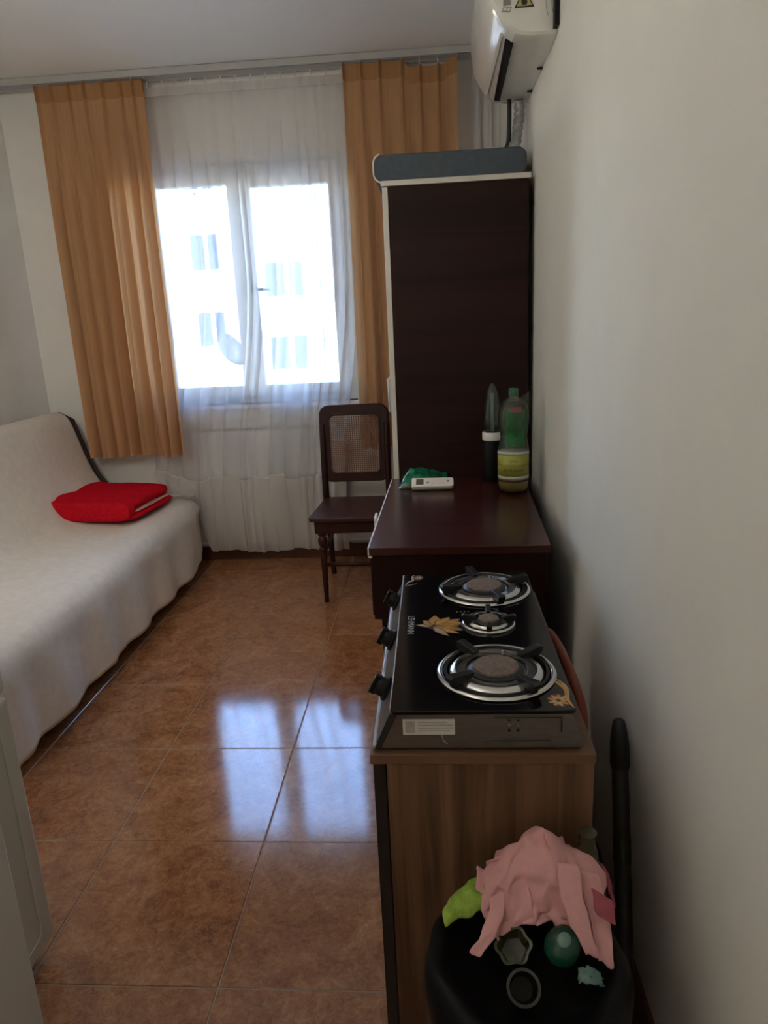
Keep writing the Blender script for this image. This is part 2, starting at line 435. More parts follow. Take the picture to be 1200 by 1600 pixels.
# radiator under the sill
rad = thing('radiator', (-.97, 4.07, .16), 'white panel radiator under the window behind the voile', 'radiator')
g = G().box(-1.42, -.52, 4.050, 4.088, .20, .80); obj('panel', g, 'radiator', rad, bevel=.008)
for k in range(26):
    x = -1.40+k*.0345
    obj('rib', G().prism([(x, 4.050), (x+.006, 4.043), (x+.018, 4.043), (x+.024, 4.050)], .23, .77, 'z'), 'radiator', rad)
g = G()
for k in range(30):
    g.box(-1.41+k*.03, -1.388+k*.03, 4.056, 4.084, .800, .806)
gr = obj('top_grille', g, 'mid_grey', rad); gr['kind'] = 'stuff'
obj('valve', G().tube([(-.52, 4.068, .72), (-.48, 4.068, .72)], .012).tube([(-.49, 4.06, .72), (-.49, 4.02, .72)], .018), 'radiator', rad, smooth=True, angle=40)
# heating pipes
pp = thing('heating_pipe', (-.9, 4.06, .1), 'white horizontal heating pipe low along the window wall', 'pipe')
obj('pipe', G().tube([(XL+.02, 4.064, .118), (-1.0, 4.064, .112), (XR-.05, 4.064, .115)], .012), 'radiator', pp, smooth=True)
for x in (-2.0, -1.48, -.3):
    obj('bracket', G().box(x-.01, x+.01, 4.064, 4.10, .1, .13), 'radiator', pp)
for k, (x, lab) in enumerate(((.270, 'thicker white vertical heating pipe in the corner by the right curtain'), (.335, 'thin white vertical heating pipe nearest the right wall corner'))):
    p_ = thing('heating_riser', (x, 4.055, 0), lab, 'pipe')
    obj('pipe', G().tube([(x, 4.06, .002), (x, 4.06, 1.2), (x, 4.06, ZC-.002)], (.017, .011)[k], 12), 'radiator', p_, smooth=True)
    obj('collar', G().lathe([(.02, 0), (.026, .002), (.026, .014), (.02, .016)], (x, 4.06, 2.2), 16, True), 'radiator', p_)

# ------------------------------------------------------------------ curtain rail and curtains
rail = thing('curtain_rail', (-.9, 3.95, ZC-.03), 'grey double-track curtain rail across the whole ceiling edge', 'curtain rail')
obj('rail_body', G().box(XL+.01, .30, 3.885, 4.03, ZC-.022, ZC-.001), 'rail', rail, bevel=.003)
obj('front_lip', G().box(XL+.01, .30, 3.878, 3.885, ZC-.034, ZC-.002), 'rail', rail, bevel=.002)
for y in (3.925, 3.99):
    obj('track', G().box(XL+.02, .29, y-.006, y+.006, ZC-.027, ZC-.0215), 'rail', rail)

def curtain(name, label, x0, x1, xb0, xb1, ztop, zbot, folds, seed, droop=None, Y=3.925):
    r = thing(name, ((x0+x1)/2, Y, zbot), label, 'curtain', 'orange pleated curtains')
    rnd = random.Random(seed)
    ph = [0]
    wds = [rnd.uniform(.7, 1.35) for _ in range(folds)]
    tot = sum(wds); cum = [0]
    for q in wds: cum.append(cum[-1]+q/tot)
    amps = [rnd.uniform(.55, 1.25) for _ in range(folds)]
    skew = [rnd.uniform(-.35, .35) for _ in range(folds)]
    drift = [rnd.uniform(-.012, .012) for _ in range(folds+1)]
    def fn(s, t, off=0):
        k = 0
        while k < folds-1 and s > cum[k+1]: k += 1
        u = (s-cum[k])/(cum[k+1]-cum[k])
        # fold: narrow pleat standing toward the room at the cell borders, flat between at the top
        top = math.exp(-((u*(1-u)*4)**2)/.05)
        roundf = .5-.5*math.cos(2*PI*(u+skew[k]*math.sin(2*PI*u)/(2*PI)))
        m = sm(.0, .35, t)
        a = .034*(1-m) + (.040+.030*t)*m*amps[k]
        y = -a*(top*(1-m) + (1-roundf)*m)
        x = (1-t)*(x0+(x1-x0)*s) + t*(xb0+(xb1-xb0)*s)
        x += (drift[k]*(1-u)+drift[k+1]*u)*t + m*.010*math.sin(2*PI*u)*amps[k]
        y += .008*nz(s*6+seed, t*2.2)*m
        zt = ztop - (droop(s) if droop else 0) - .004*math.sin(PI*u)
        zb = zbot + .008*math.sin(s*9+seed) + .006*nz(s*30, seed)
        z = zt+(zb-zt)*t
        return (x, Y+y+off, z)
    obj('panel', G().grid(lambda a, b: fn(a, b**1.25), folds*18, 44), 'curtain', r, smooth=True)
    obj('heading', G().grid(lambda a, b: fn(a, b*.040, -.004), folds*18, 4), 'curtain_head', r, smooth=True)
    for k in range(folds+1):
        s = min(.9999, max(.0001, cum[k])); p = fn(s, 0)
        obj('hook', G().tube([(p[0], p[1]+.004, p[2]-.004), (p[0], p[1]+.012, min(ZC-.03, p[2]+.018)), (p[0], Y, ZC-.027)], .0025, 6), 'piping', r)
    return r
curtain('curtain', 'orange pleated curtain hanging left of the window above the sofa', -1.955, -1.395, -1.925, -1.40, 2.602, .70, 7, 3)
curtain('curtain', 'orange pleated curtain right of the window with drooping heading, behind the wardrobe', -.392, .165, -.40, .175, 2.602, .70, 6, 11,
        droop=lambda s: .030*sm(.50, .60, s)*(1-sm(.86, .95, s)))

# voile: overlapping soft pleats, gathered hem band, left end lying on the sofa corner
vo = thing('voile_curtain', (-.95, 3.99, .1), 'sheer white voile curtain with gathered hem in front of the window', 'curtain')
rnd = random.Random(5)
NF = 16
fw = [rnd.uniform(.6, 1.5) for _ in range(NF)]; tt = sum(fw); fc = [0]
for q in fw: fc.append(fc[-1]+q/tt)
fa = [rnd.choice((.2, .4, .6, 1.25, 1.6)) for _ in range(NF)]
fdr = [rnd.uniform(-.016, .016) for _ in range(NF+1)]
def voile(s, z, ruff=0.0):
    t = (2.575-z)/2.475                      # 0 top .. 1 hem
    k = 0
    while k < NF-1 and s > fc[k+1]: k += 1
    u = (s-fc[k])/(fc[k+1]-fc[k])
    xl = -1.445 - .17*sm(.35, .85, t) ; xr = -.372 - .13*sm(.35, .9, t)
    wid = (xr-xl)*(fc[k+1]-fc[k])
    x = xl+(xr-xl)*s
    a = fa[k]*sm(0, .25, t)
    x += -wid*.33*a*math.sin(2*PI*u) + (fdr[k]*(1-u)+fdr[k+1]*u)*sm(0, .9, t)
    y = 3.972 + .022*(math.cos(2*PI*u)-.2)*min(1.2, .35+a)*(.35+.65*sm(0, .3, t))
    if ruff:
        y -= .016*ruff*(math.cos(2*PI*u)+.5*math.sin(s*140+1.0)+.6*nz(s*45, z*3))
        x += .008*ruff*math.sin(s*120)
    return x, y
def bed_hang(x, y, z):
    """the left end is caught on the sofa corner: it lies on the throw and slides over its edge"""
    if x < -1.33:
        k = sm(-1.33, -1.42, x)
        lift = .62 - .10*sm(-1.62, -1.36, x)
        if z < lift:
            d = lift-z
            zz = lift - d*.38
            if zz < .475 + .02*nz(x*14, z*9): zz = .475+.02*nz(x*14, z*9) - max(0, (x+1.40))*1.2
            z = z*(1-k)+zz*k
            y = y - k*(.05*sm(0, .3, d)+.10*sm(.2, .5, d))
            x = x + k*.06*sm(.15, .45, d)
    return x, y, z
SEAM = .535
def vo_top(a, b):
    z = 2.575+(SEAM-2.575)*b
    x, y = voile(a, z); z2 = z + (.012*math.sin(a*23)+.008*math.sin(a*51))*sm(.85, 1, b)
    return bed_hang(x, y, z2)
def vo_hem(a, b):
    z = SEAM-.004+(.095-SEAM)*b
    x, y = voile(a, z, .5+b); z2 = z + (.012*math.sin(a*23)+.008*math.sin(a*51))*(1-b) + .010*math.sin(a*17+2)*b
    return bed_hang(x, y-.003, z2)
obj('panel', G().grid(vo_top, NF*16, 60), 'sheer', vo, smooth=True)
obj('hem_band', G().grid(vo_hem, NF*20, 26), 'sheer_band', vo, smooth=True)
obj('seam', G().grid(lambda a, b: (lambda p: (p[0], p[1]-.004, p[2]+.006-.012*b))(vo_top(a, 1.0)), NF*16, 1), 'sheer_band', vo, smooth=True)
obj('gathering_tape', G().grid(lambda a, b: (lambda p: (p[0], p[1]-.003, p[2]))(vo_top(a, b*.02)), NF*16, 3), 'sheer_band', vo, smooth=True)
for k in range(14):
    p = vo_top((k+.5)/14, 0)
    obj('glider', G().tube([(p[0], p[1], p[2]-.004), (p[0], 3.99, ZC-.027)], .004, 6), 'piping', vo)

# ------------------------------------------------------------------ sofa bed, throw and folded blanket
sofa = thing('sofa_bed', (-1.8, 2.9, 0), 'dark sofa bed along the left wall under a cream throw', 'sofa')
obj('base', G().box(-2.18, -1.41, 1.85, 3.915, .12, .31), 'sofa', sofa, bevel=.02)
obj('seat_cushion', G().box(-2.0, -1.42, 1.84, 3.915, .312, .415), 'sofa', sofa, bevel=.03)
bp = [(-2.215, .30), (-2.02, .32), (-1.965, .46), (-2.04, .70), (-2.095, .89), (-2.13, .92), (-2.20, .90)]
be = [(-2.215, .30), (-1.85, .32), (-1.850, .46), (-1.940, .585), (-1.990, .70), (-2.050, .915), (-2.13, .958), (-2.20, .93)]
obj('end_board', G().prism(be, 3.938, 3.960, 'y'), 'sofa', sofa, bevel=.006)
obj('backrest', G().prism(bp, 1.84, 3.920, 'y'), 'sofa', sofa, bevel=.015)
for x in (-2.12, -1.50):
    for y in (1.92, 3.84):
        obj('leg', G().box(x-.025, x+.025, y-.025, y+.025, 0, .12), 'blackp', sofa, bevel=.004)
prof = [(-2.19, .935), (-2.135, .955), (-2.065, .915), (-2.005, .70), (-1.955, .585), (-1.885, .48), (-1.78, .445), (-1.62, .437),
        (-1.48, .432), (-1.405, .418), (-1.362, .365), (-1.352, .25), (-1.338, .075)]
def throwf(a, b):
    # a along y (near to far), b along profile
    p = interp(prof, b)
    y = 1.80+(3.925-1.80)*a
    x, z = p[0], p[1]
    hang = sm(.76, 1.0, b)
    x += hang*(.018*nz(a*9, b*2.2)+.014*nz(a*22+3, b*3) + .010*math.sin(a*40+b*6)*hang)
    z += (1-hang)*(.006*nz(a*7, b*9)+.003*nz(a*25, b*22))
    z += hang*(.006*nz(a*5+9)) + .06*hang*sm(.90, 1.0, a)
    if a > .94: x -= (a-.94)/.06*.05*hang
    y += .012*nz(b*9, 4.2)
    return (x, y, z)
th_ = obj('throw_blanket', G().grid(throwf, 150, 90), 'throw', smooth=True, solid=.006)
tag(th_, 'cream woven throw draped over the sofa bed', 'throw')

# folded red fleece
def slab(cx, cy, z0, hx, hy, h, rot, seed, puff=.5, nu=40, nv=20, lift=None):
    """soft rounded slab: superellipse footprint, rounded edges"""
    g = G()
    def fn(a, b):
        q = 2*PI*a; v = -PI/2+PI*b
        ce = math.copysign(abs(math.cos(q))**.28, math.cos(q)); se = math.copysign(abs(math.sin(q))**.28, math.sin(q))
        k = max(0, math.cos(v))**.35
        zz = math.copysign(abs(math.sin(v))**.8, math.sin(v))
        x = hx*ce*k; y = hy*se*k
        n = nz(x*7+seed, y*7, zz)
        X = x*math.cos(rot)-y*math.sin(rot)+cx; Y = x*math.sin(rot)+y*math.cos(rot)+cy
        Z = z0+h/2+zz*h/2*(1+.10*n) + .006*n*puff
        if lift: Z += lift(x, y)
        return (X+.006*nz(Y*9, seed), Y+.006*nz(X*9, seed), Z)
    return g.grid(fn, nu*2, nv)
bl = thing('folded_blanket', (-1.76, 3.62, .44), 'folded red fleece blanket with pink lining on the sofa', 'blanket')
bx, by = -1.722, 3.615
lf = lambda x, y: .024*sm(-.12, -.24, x) + .012
obj('lower_fold', slab(bx+.012, by, .440, .225, .245, .042, -.10, 3, lift=lf), 'red', bl, smooth=True)
obj('lining', slab(bx+.010, by+.01, .474, .218, .238, .020, -.10, 4, lift=lf), 'pink_lining', bl, smooth=True)
obj('upper_fold', slab(bx-.010, by, .482, .228, .250, .068, -.10, 8, puff=1.6, lift=lf), 'red', bl, smooth=True)
obj('rolled_edge', slab(bx-.022, by-.222, .446, .226, .044, .104, -.10, 6, puff=.6, lift=lf), 'red', bl, smooth=True)

# ------------------------------------------------------------------ cane chair
ch = thing('cane_chair', (-.42, 3.55, 0), 'dark wooden chair with woven cane back beside the window', 'chair')
seatp = [(-.625, 3.345), (-.615, 3.325), (-.58, 3.315), (-.25, 3.315), (-.215, 3.325), (-.205, 3.345), (-.235, 3.735), (-.26, 3.755), (-.575, 3.755), (-.60, 3.735)]
obj('seat', G().prism(seatp, .437, .460, 'z'), 'chair_seat', ch, bevel=.007, bseg=3)
ap = [(-.600, 3.345), (-.23, 3.345), (-.255, 3.735), (-.58, 3.735)]
obj('apron', G().prism(ap, .372, .437, 'z'), 'chair', ch, bevel=.006)
legp = [(.012, 0), (.013, .01), (.011, .02), (.0145, .12), (.018, .25), (.014, .268), (.022, .278), (.022, .288), (.014, .296), (.021, .310), (.025, .328), (.021, .345), (.015, .352), (.023, .360), (.024, .40)]
for x in (-.566, -.262):
    obj('leg', G().lathe(legp, (x, 3.372, 0), 18), 'chair', ch, smooth=True, angle=50)
def backpost(x, dx):
    pts = [(x+dx*.6, 3.80, 0.0), (x+dx*.3, 3.765, .22), (x, 3.74, .46), (x, 3.752, .70), (x, 3.765, .86)]
    return G().tube([interp(pts, k/16) for k in range(17)], [.014+.004*sm(0, .4, k/16) for k in range(17)], 10)
for x, dx in ((-.590, .01), (-.246, -.01)):
    obj('back_leg', backpost(x, dx), 'chair', ch, smooth=True)
# rounded back frame
def rrect(x0, x1, z0, z1, r, n=7):
    p = []
    for cx, cz, a0 in ((x1-r, z1-r, 0), (x0+r, z1-r, 90), (x0+r, z0+r, 180), (x1-r, z0+r, 270)):
        for k in range(n):
            q = math.radians(a0+90*k/(n-1)); p.append((cx+r*math.cos(q), cz+r*math.sin(q)))
    return p
def frame2(po, pi, y0, y1):
    n = len(po); v = []
    for y in (y0, y1):
        v += [(x, y, z) for x, z in po]+[(x, y, z) for x, z in pi]
    f = []
    for k in range(n):
        k2 = (k+1) % n
        f += [(k, k2, n+k2, n+k), (2*n+k2, 2*n+k, 3*n+k, 3*n+k2), (n+k, n+k2, 3*n+k2, 3*n+k), (k2, k, 2*n+k, 2*n+k2)]
    return G().add(v, f)
def tilt(g):
    for i, (x, y, z) in enumerate(g.v): g.v[i] = (x, y+(z-.56)*.06, z)
    return g
obj('back_rail', tilt(frame2(rrect(-.606, -.232, .545, .958, .055), rrect(-.552, -.286, .592, .905, .03), 3.738, 3.766)), 'chair', ch, bevel=.006, smooth=True, angle=40)
obj('back_bead', tilt(frame2(rrect(-.560, -.278, .584, .913, .034), rrect(-.549, -.289, .595, .902, .028), 3.731, 3.740)), 'chair', ch, smooth=True, angle=40)
# woven cane: crossing strips with open eyes
g = G(); x0, x1, z0, z1 = -.552, -.286, .590, .907
nx, nzz = 23, 29
for k in range(nx):
    x = x0+(x1-x0)*(k+.5)/nx
    g.box(x-.0021, x+.0021, 3.7500, 3.7512, z0, z1)
for k in range(nzz):
    z = z0+(z1-z0)*(k+.5)/nzz
    g.box(x0, x1, 3.7512, 3.7524, z-.0021, z+.0021)
for d in (1, -1):
    k = -nzz
    step = (x1-x0)/nx*2
    c0 = x0-(z1-z0)
    c = c0
    while c < x1+(z1-z0):
        # diagonal line x = c + d*(z-z0) (d=1) or x = c - (z-z0)
        za, zb = z0, z1
        if d > 0: za = max(z0, z0+(x0-c)); zb = min(z1, z0+(x1-c))
        else: za = max(z0, z0+(c-x1)); zb = min(z1, z0+(c-x0))
        if zb-za > .004:
            xa, xb = c+d*(za-z0), c+d*(zb-z0); hw = .0005; y = 3.7494+.0006*d
            g.add([(xa-hw, y, za), (xa+hw, y, za), (xb+hw, y, zb), (xb-hw, y, zb), (xa-hw, y+.0008, za), (xa+hw, y+.0008, za), (xb+hw, y+.0008, zb), (xb-hw, y+.0008, zb)],
                  [(0, 1, 2, 3), (7, 6, 5, 4), (0, 4, 5, 1), (2, 6, 7, 3), (1, 5, 6, 2), (3, 7, 4, 0)])
        c += step
cn = obj('cane_weave', tilt(g), 'cane', ch); cn['kind'] = 'stuff'; cn['label'] = 'open woven cane back panel'
for y, z in ((3.378, .20),):
    obj('stretcher', G().tube([(-.566, y, z), (-.262, y, z)], [.011, .011], 10), 'chair', ch, smooth=True)
for x in (-.572, -.256):
    obj('stretcher', G().tube([(x, 3.378, .24), (x, 3.76, .25)], .010, 10), 'chair', ch, smooth=True)
obj('stretcher', G().tube([(-.585, 3.757, .30), (-.25, 3.757, .30)], .011, 10), 'chair', ch, smooth=True)

# ------------------------------------------------------------------ wardrobe and mattress on it
WA, WB, W0, W1, WT = -.158, .365, 2.75, 3.46, 1.858
wd = thing('wardrobe', (.1, 3.1, 0), 'tall dark wenge wardrobe with cream edges against the right wall', 'wardrobe')
obj('side_panel', G().box(WA+.022, WB-.004, W0, W0+.018, 0.02, WT-.018), 'wenge', wd, bevel=.001)
obj('side_panel', G().box(WA+.022, WB, W1-.018, W1, 0.02, WT-.018), 'wenge', wd, bevel=.001)
obj('top_board', G().box(WA-.004, WB+.004, W0-.012, W1+.004, WT-.018, WT), 'cream', wd, bevel=.0015)
obj('back_panel', G().box(WB-.003, WB+.002, W0+.018, W1-.018, .03, WT-.02), 'wenge', wd)
obj('plinth', G().box(WA+.04, WB-.01, W0+.02, W1-.02, 0, .06), 'wenge', wd)
for y0, y1 in ((W0-.004, (W0+W1)/2-.002), ((W0+W1)/2+.002, W1)):
    d_ = obj('door', G().box(WA, WA+.020, y0, y1, .06, WT-.020), 'cream', wd, bevel=.0015)
    yk = (W0+W1)/2 + (-.05 if y0 < 3 else .05)
    obj('handle', G().tube([(WA, yk, 1.0), (WA-.025, yk, 1.0), (WA-.025, yk, 1.14), (WA, yk, 1.14)], .005, 8), 'chrome', d_)
mt = thing('foam_mattress', (.1, 3.1, WT), 'blue-grey folded foam mattress with white piping on top of the wardrobe', 'mattress')
def rr2(x0, x1, z0, z1, r, n=6):
    return rrect(x0, x1, z0, z1, r, n)
obj('mattress_block', G().prism(rr2(-.186, .362, WT+.001, WT+.098, .032), 2.80, 3.42, 'y'), 'blue_grey', mt, bevel=.008, smooth=True, angle=40)
pts = [(x, 2.797, z) for x, z in rr2(-.189, .362, WT+.003, WT+.1, .034)]
obj('piping', G().tube(pts[7:18], .003, 6), 'piping', mt, smooth=True)

# ------------------------------------------------------------------ desk
dk = thing('desk', (.06, 2.3, 0), 'dark wenge desk with white edge against the wardrobe', 'desk')
DZ = .772
dt = [(-.187, 1.868), (.310, 1.855), (.345, 2.742), (-.165, 2.744)]
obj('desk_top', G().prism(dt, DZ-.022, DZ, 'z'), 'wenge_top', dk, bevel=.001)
def edge(x0, y0, x1, y1, w_, z0, z1):
    d = Vector((x1-x0, y1-y0)).normalized(); n = Vector((-d.y, d.x))*w_
    return G().prism([(x0, y0), (x1, y1), (x1+n.x, y1+n.y), (x0+n.x, y0+n.y)], z0, z1, 'z')
obj('edge_band', edge(-.187, 1.868, -.165, 2.744, .0035, DZ-.022, DZ+.0006), 'white_edge', dk)
obj('drawer_box', G().prism([(-.181, 1.876), (.304, 1.864), (.337, 2.735), (-.16, 2.735)], .555, DZ-.0225, 'z'), 'wenge', dk, bevel=.001)
dr = obj('drawer_front', edge(-.1815, 1.885, -.1620, 2.735, .004, .565, DZ-.03), 'wenge', dk, bevel=.001)
obj('handle', G().box(-.198, -.190, 2.20, 2.26, .735, .768), 'white_edge', dr, bevel=.003)
obj('knob', G().lathe([(0, 0), (.005, 0), (.006, .003), (.004, .006), (0, .006)], (-.184, 1.872, .742), 12), 'piping', dk)
obj('side_panel', G().box(-.160, .30, 1.872, 1.890, 0, .555), 'wenge', dk, bevel=.001)
obj('side_panel', G().box(-.150, .33, 2.715, 2.733, 0, .555), 'wenge', dk, bevel=.001)
obj('back_panel', G().box(.302, .312, 1.895, 2.71, .15, .555), 'wenge', dk)

# things on the desk
rm = thing('remote_control', (-.005, 2.53, DZ), 'white air conditioner remote lying on the desk', 'remote')
RM = frame_mtx((-.006, 2.545, DZ+.0165), (1, -.03, 0), (.026, .83, .55))
obj('shell', G().prism([(-.076, -.022), (.070, -.022), (.076, -.016), (.076, .016), (.070, .022), (-.076, .022)], 0, .019, 'z').xf(RM), 'remote', rm, bevel=.004, bseg=3)
obj('screen', G().box(-.060, -.033, -.013, .013, .0192, .0198).xf(RM), 'lcd', rm)
obj('button', G().prism([(-.018+.006*math.cos(k*PI/5), .004*math.sin(k*PI/5)-.004) for k in range(10)], .0192, .0205, 'z').xf(RM), 'mid_grey', rm)
obj('button', G().prism([(.056+.005*math.cos(k*PI/5), .004*math.sin(k*PI/5)+.002) for k in range(10)], .0192, .0205, 'z').xf(RM), 'mid_grey', rm)
for k in range(4):
    obj('button', G().box(-.003+.013*k, .006+.013*k, -.010, -.002, .0192, .0203).xf(RM), 'remote', rm)
gp = thing('green_packet', (-.06, 2.64, DZ), 'crumpled green plastic packet on the desk behind the remote', 'packet')
def packf(a, b):
    x = -.128+.165*a+.018*b; y = 2.580+.155*b
    h = .040*math.sin(PI*min(1, a*1.15)**.6)*(math.sin(PI*b)**.5) if 0 < b < 1 else 0
    n = .012*nz(a*6, b*5)+.006*nz(a*15, b*13)
    e = min(1, min(a, 1-a, b, 1-b)*7)
    return (x, y, DZ+.006+h+max(-.004, n*e)+.006*e+.016*sm(.55, 1, b))
obj('wrapper', G().grid(packf, 40, 30), 'green_pack', gp, smooth=True, solid=.003)
obj('packet_base', slab(-.045, 2.660, DZ+.001, .075, .066, .030, 0, 2), 'green_pack', gp, smooth=True)
obj('torn_flap', G().grid(lambda a, b: (-.132+.06*a, 2.562-.004+.012*b, DZ+.004+.020*math.sin(PI*a)*b+.004*nz(a*12, b)), 14, 4), 'pet', gp, smooth=True, solid=.001)

bt = thing('soda_bottle', (.279, 2.482, DZ), 'half-full yellow soda bottle with green wrapper on the desk', 'bottle')
bc = (.279, 2.482, DZ)
bprof = [(.030, .000), (.044, .004), (.051, .016), (.0535, .035), (.0535, .150), (.0525, .160), (.048, .178), (.0445, .197), (.047, .218), (.0525, .245), (.0535, .265), (.051, .290), (.043, .313), (.028, .327), (.0155, .333), (.0145, .345)]
petal = lambda q, z: 1-(.09*(1-sm(0, .03, z))*(.5+.5*math.cos(5*q)))
obj('bottle_body', G().lathe(bprof, bc, 40, wob=petal), 'pet', bt, smooth=True, angle=60)
lq = [(r*.965, z+.002) for r, z in bprof[:5]]; lq[-1] = (.0515, .120); lq.append((0, .121))
obj('drink', G().lathe(lq, bc, 40, wob=petal), 'juice', bt, smooth=True, angle=50)
lab = obj('paper_label', G().lathe([(.0541, .058), (.0541, .146)], bc, 40), 'label', bt, smooth=True)
lab.data.polygons[0].use_smooth = True
obj('label_edge', G().lathe([(.0544, .138), (.0541, .150)], bc, 40), 'label_white', lab, smooth=True)
obj('label_edge', G().lathe([(.0544, .1025), (.0544, .1035)], bc, 40), 'black_ink', lab, smooth=True)
obj('label_edge', G().lathe([(.0544, .052), (.0544, .064)], bc, 40), 'label_white', lab, smooth=True)
def curved_text(name, body, size, z, parent, mat='black_ink', th0=-PI/2-.10, spacing=1.0):
    o = text(name, body, size, mat, Matrix.Identity(4), parent, 0.0, 'CENTER', spacing)
    R = .0547
    for v in o.data.vertices:
        q = th0+v.co.x/R; zz = z+v.co.y
        v.co = (bc[0]+R*math.cos(q), bc[1]+R*math.sin(q), bc[2]+zz)
    return o
curved_text('label_text', 'Limon', .012, .118, lab)
curved_text('label_text', 'SICILIANA', .0125, .086, lab, spacing=1.25)
obj('liquid_band', G().lathe([(.0538, .044), (.0538, .050)], bc, 40), 'brown_print', bt, smooth=True)
def wrapf(a, b):
    q = -PI/2-.75+1.7*a; r = .046+.003*nz(a*5, b*6)
    return (bc[0]+r*math.cos(q), bc[1]+r*math.sin(q), bc[2]+.165+.125*b+.012*nz(a*4+2)*b)
obj('green_film', G().grid(wrapf, 20, 14), 'pet_green', bt, smooth=True)
obj('pink_film', G().grid(lambda a, b: (bc[0]-.012+.034*a, bc[1]-.050+.010*b, bc[2]+.286+.018*b), 6, 4), 'pink_dark', bt)
obj('cap', G().lathe([(.0150, .338), (.0162, .340), (.0162, .360), (.0145, .363), (0, .363)], bc, 24, wob=lambda q, z: 1+.02*math.cos(24*q)), 'cap_green', bt, smooth=True, angle=40)
obj('plastic_flap', G().grid(lambda a, b: (bc[0]+.020+.036*a, bc[1]+.01-.01*b, bc[2]+.275+.055*b+.022*a*b+.004*nz(a*5, b*5)), 8, 8), 'pet', bt, smooth=True, solid=.001)

b2 = thing('dark_bottle', (.222, 2.665, DZ), 'dark bottle with white ring and clear dome behind the soda bottle', 'bottle')
b2c = (.222, 2.665, DZ)
obj('bottle_body', G().lathe([(.030, 0), (.034, .004), (.036, .02), (.036, .155), (.033, .165)], b2c, 32), 'blackp', b2, smooth=True, angle=50)
obj('ring', G().lathe([(.0365, .158), (.038, .160), (.038, .184), (.0365, .188), (.030, .188), (.030, .158)], b2c, 32, True), 'piping', b2, smooth=True, angle=40)
obj('dome', G().lathe([(.034, .188), (.0335, .24), (.030, .29), (.022, .335), (.010, .362), (0, .368)], b2c, 32), 'pet', b2, smooth=True)
obj('spray_stem', G().tube([(b2c[0], b2c[1], DZ+.19), (b2c[0], b2c[1], DZ+.33)], .007, 10), 'teal', b2, smooth=True)

# ------------------------------------------------------------------ cooker cabinet
CX0, CX1, CY0, CY1, CZ = -.113, .243, 1.010, 1.70, .70
cb = thing('cooker_cabinet', (.06, 1.35, 0), 'oak-effect kitchen cabinet with black front carrying the gas hob', 'cabinet')
obj('worktop', G().box(CX0-.004, CX1+.002, CY0-.004, CY1, CZ-.018, CZ), 'oak_top', cb, bevel=.0012)
obj('side_panel', G().box(CX0+.022, CX1, CY0, CY0+.016, 0, CZ-.018), 'oak', cb, bevel=.001)
obj('side_panel', G().box(CX0+.022, CX1, CY1-.018, CY1-.002, 0, CZ-.018), 'oak', cb, bevel=.001)
obj('back_panel', G().box(CX1-.006, CX1-.001, CY0+.016, CY1-.018, .05, CZ-.02), 'oak', cb)
obj('plinth', G().box(CX0+.05, CX0+.066, CY0+.016, CY1-.018, 0, .09), 'black_lam', cb)
for y0, y1 in ((CY0+.001, 1.354), (1.358, CY1-.001)):
    d_ = obj('door', G().box(CX0, CX0+.0205, y0, y1, .08, CZ-.0195), 'black_lam', cb, bevel=.001)
    yk = 1.31 if y0 < 1.2 else 1.40
    obj('handle', G().tube([(CX0, yk, .45), (CX0-.022, yk, .45), (CX0-.022, yk, .57), (CX0, yk, .57)], .004, 8), 'chrome', d_)

# ------------------------------------------------------------------ gas hob
hb = thing('gas_hob', (.06, 1.33, CZ), 'three-burner black glass gas hob on the oak cabinet', 'gas hob')
HZ = .775; HY0, HY1 = 1.012, 1.650; HX0, HX1 = -.082, .216
# body: open shell with sloping control front
body = [(-.108, CZ+.004), (-.076, HZ-.008), (.208, HZ-.008), (.226, CZ+.012), (.226, CZ+.004)]
obj('body', G().prism(body, HY0+.006, HY1-.008, 'y'), 'steel', hb, bevel=.001)
obj('front_trim', G().box(-.113, -.104, HY0+.004, HY1-.004, CZ+.003, CZ+.012), 'steel_light', hb, bevel=.002)
slp = Vector((.032, 0, .063)).normalized(); nrm = Vector((-slp.z, 0, slp.x))
obj('control_panel', G().prism([(-.1085, CZ+.010), (-.0795, HZ-.010), (-.0765, HZ-.011), (-.1055, CZ+.009)], HY0+.010, HY1-.012, 'y'), 'steel', hb)
obj('corner_gasket', G().prism([(-.1095, CZ+.005), (-.0830, HZ-.0075), (-.0700, HZ-.0075), (-.0990, CZ+.005)], HY0+.0035, HY0+.0062, 'y'), 'rubber', hb)
obj('glass_top', G().prism(rrect(HX0, HX1, HY0, HY1, .012), HZ-.007, HZ, 'z'), 'hob', hb, bevel=.0015)
obj('glass_edge', G().box(HX0-.0008, HX0+.003, HY0+.012, HY1-.012, HZ-.0075, HZ-.0004), 'steel_light', hb)
for x in (-.085, .20):
    for y in (HY0+.05, HY1-.05):
        obj('foot', G().lathe([(.010, 0), (.012, .001), (.012, .005)], (x, y, CZ), 14), 'rubber', hb)
for y in (1.151, 1.352, 1.560):
    c0 = Vector((-.094, y, .7375))
    mtx = frame_mtx(c0, (0, 1, 0), slp)     # z = x cross y -> outward/inward
    zc = Vector((0, 1, 0)).cross(slp)
    sgn = 1 if zc.dot(nrm) > 0 else -1
    k_ = G().lathe([(.0225, 0), (.0225, .005*sgn), (.018, .007*sgn), (.0165, .020*sgn), (.014, .023*sgn), (0, .023*sgn)], (0, 0, 0), 22).xf(mtx)
    kn = obj('knob', k_, 'blackp', hb, smooth=True, angle=35)
    obj('grip_bar', G().box(-.005, .005, -.019, .019, *(sorted((.018*sgn, .031*sgn)))).xf(mtx), 'blackp', kn, bevel=.002)
    obj('mark', G().box(-.0012, .0012, .008, .017, *(sorted((.031*sgn, .0314*sgn)))).xf(mtx), 'paper', kn)
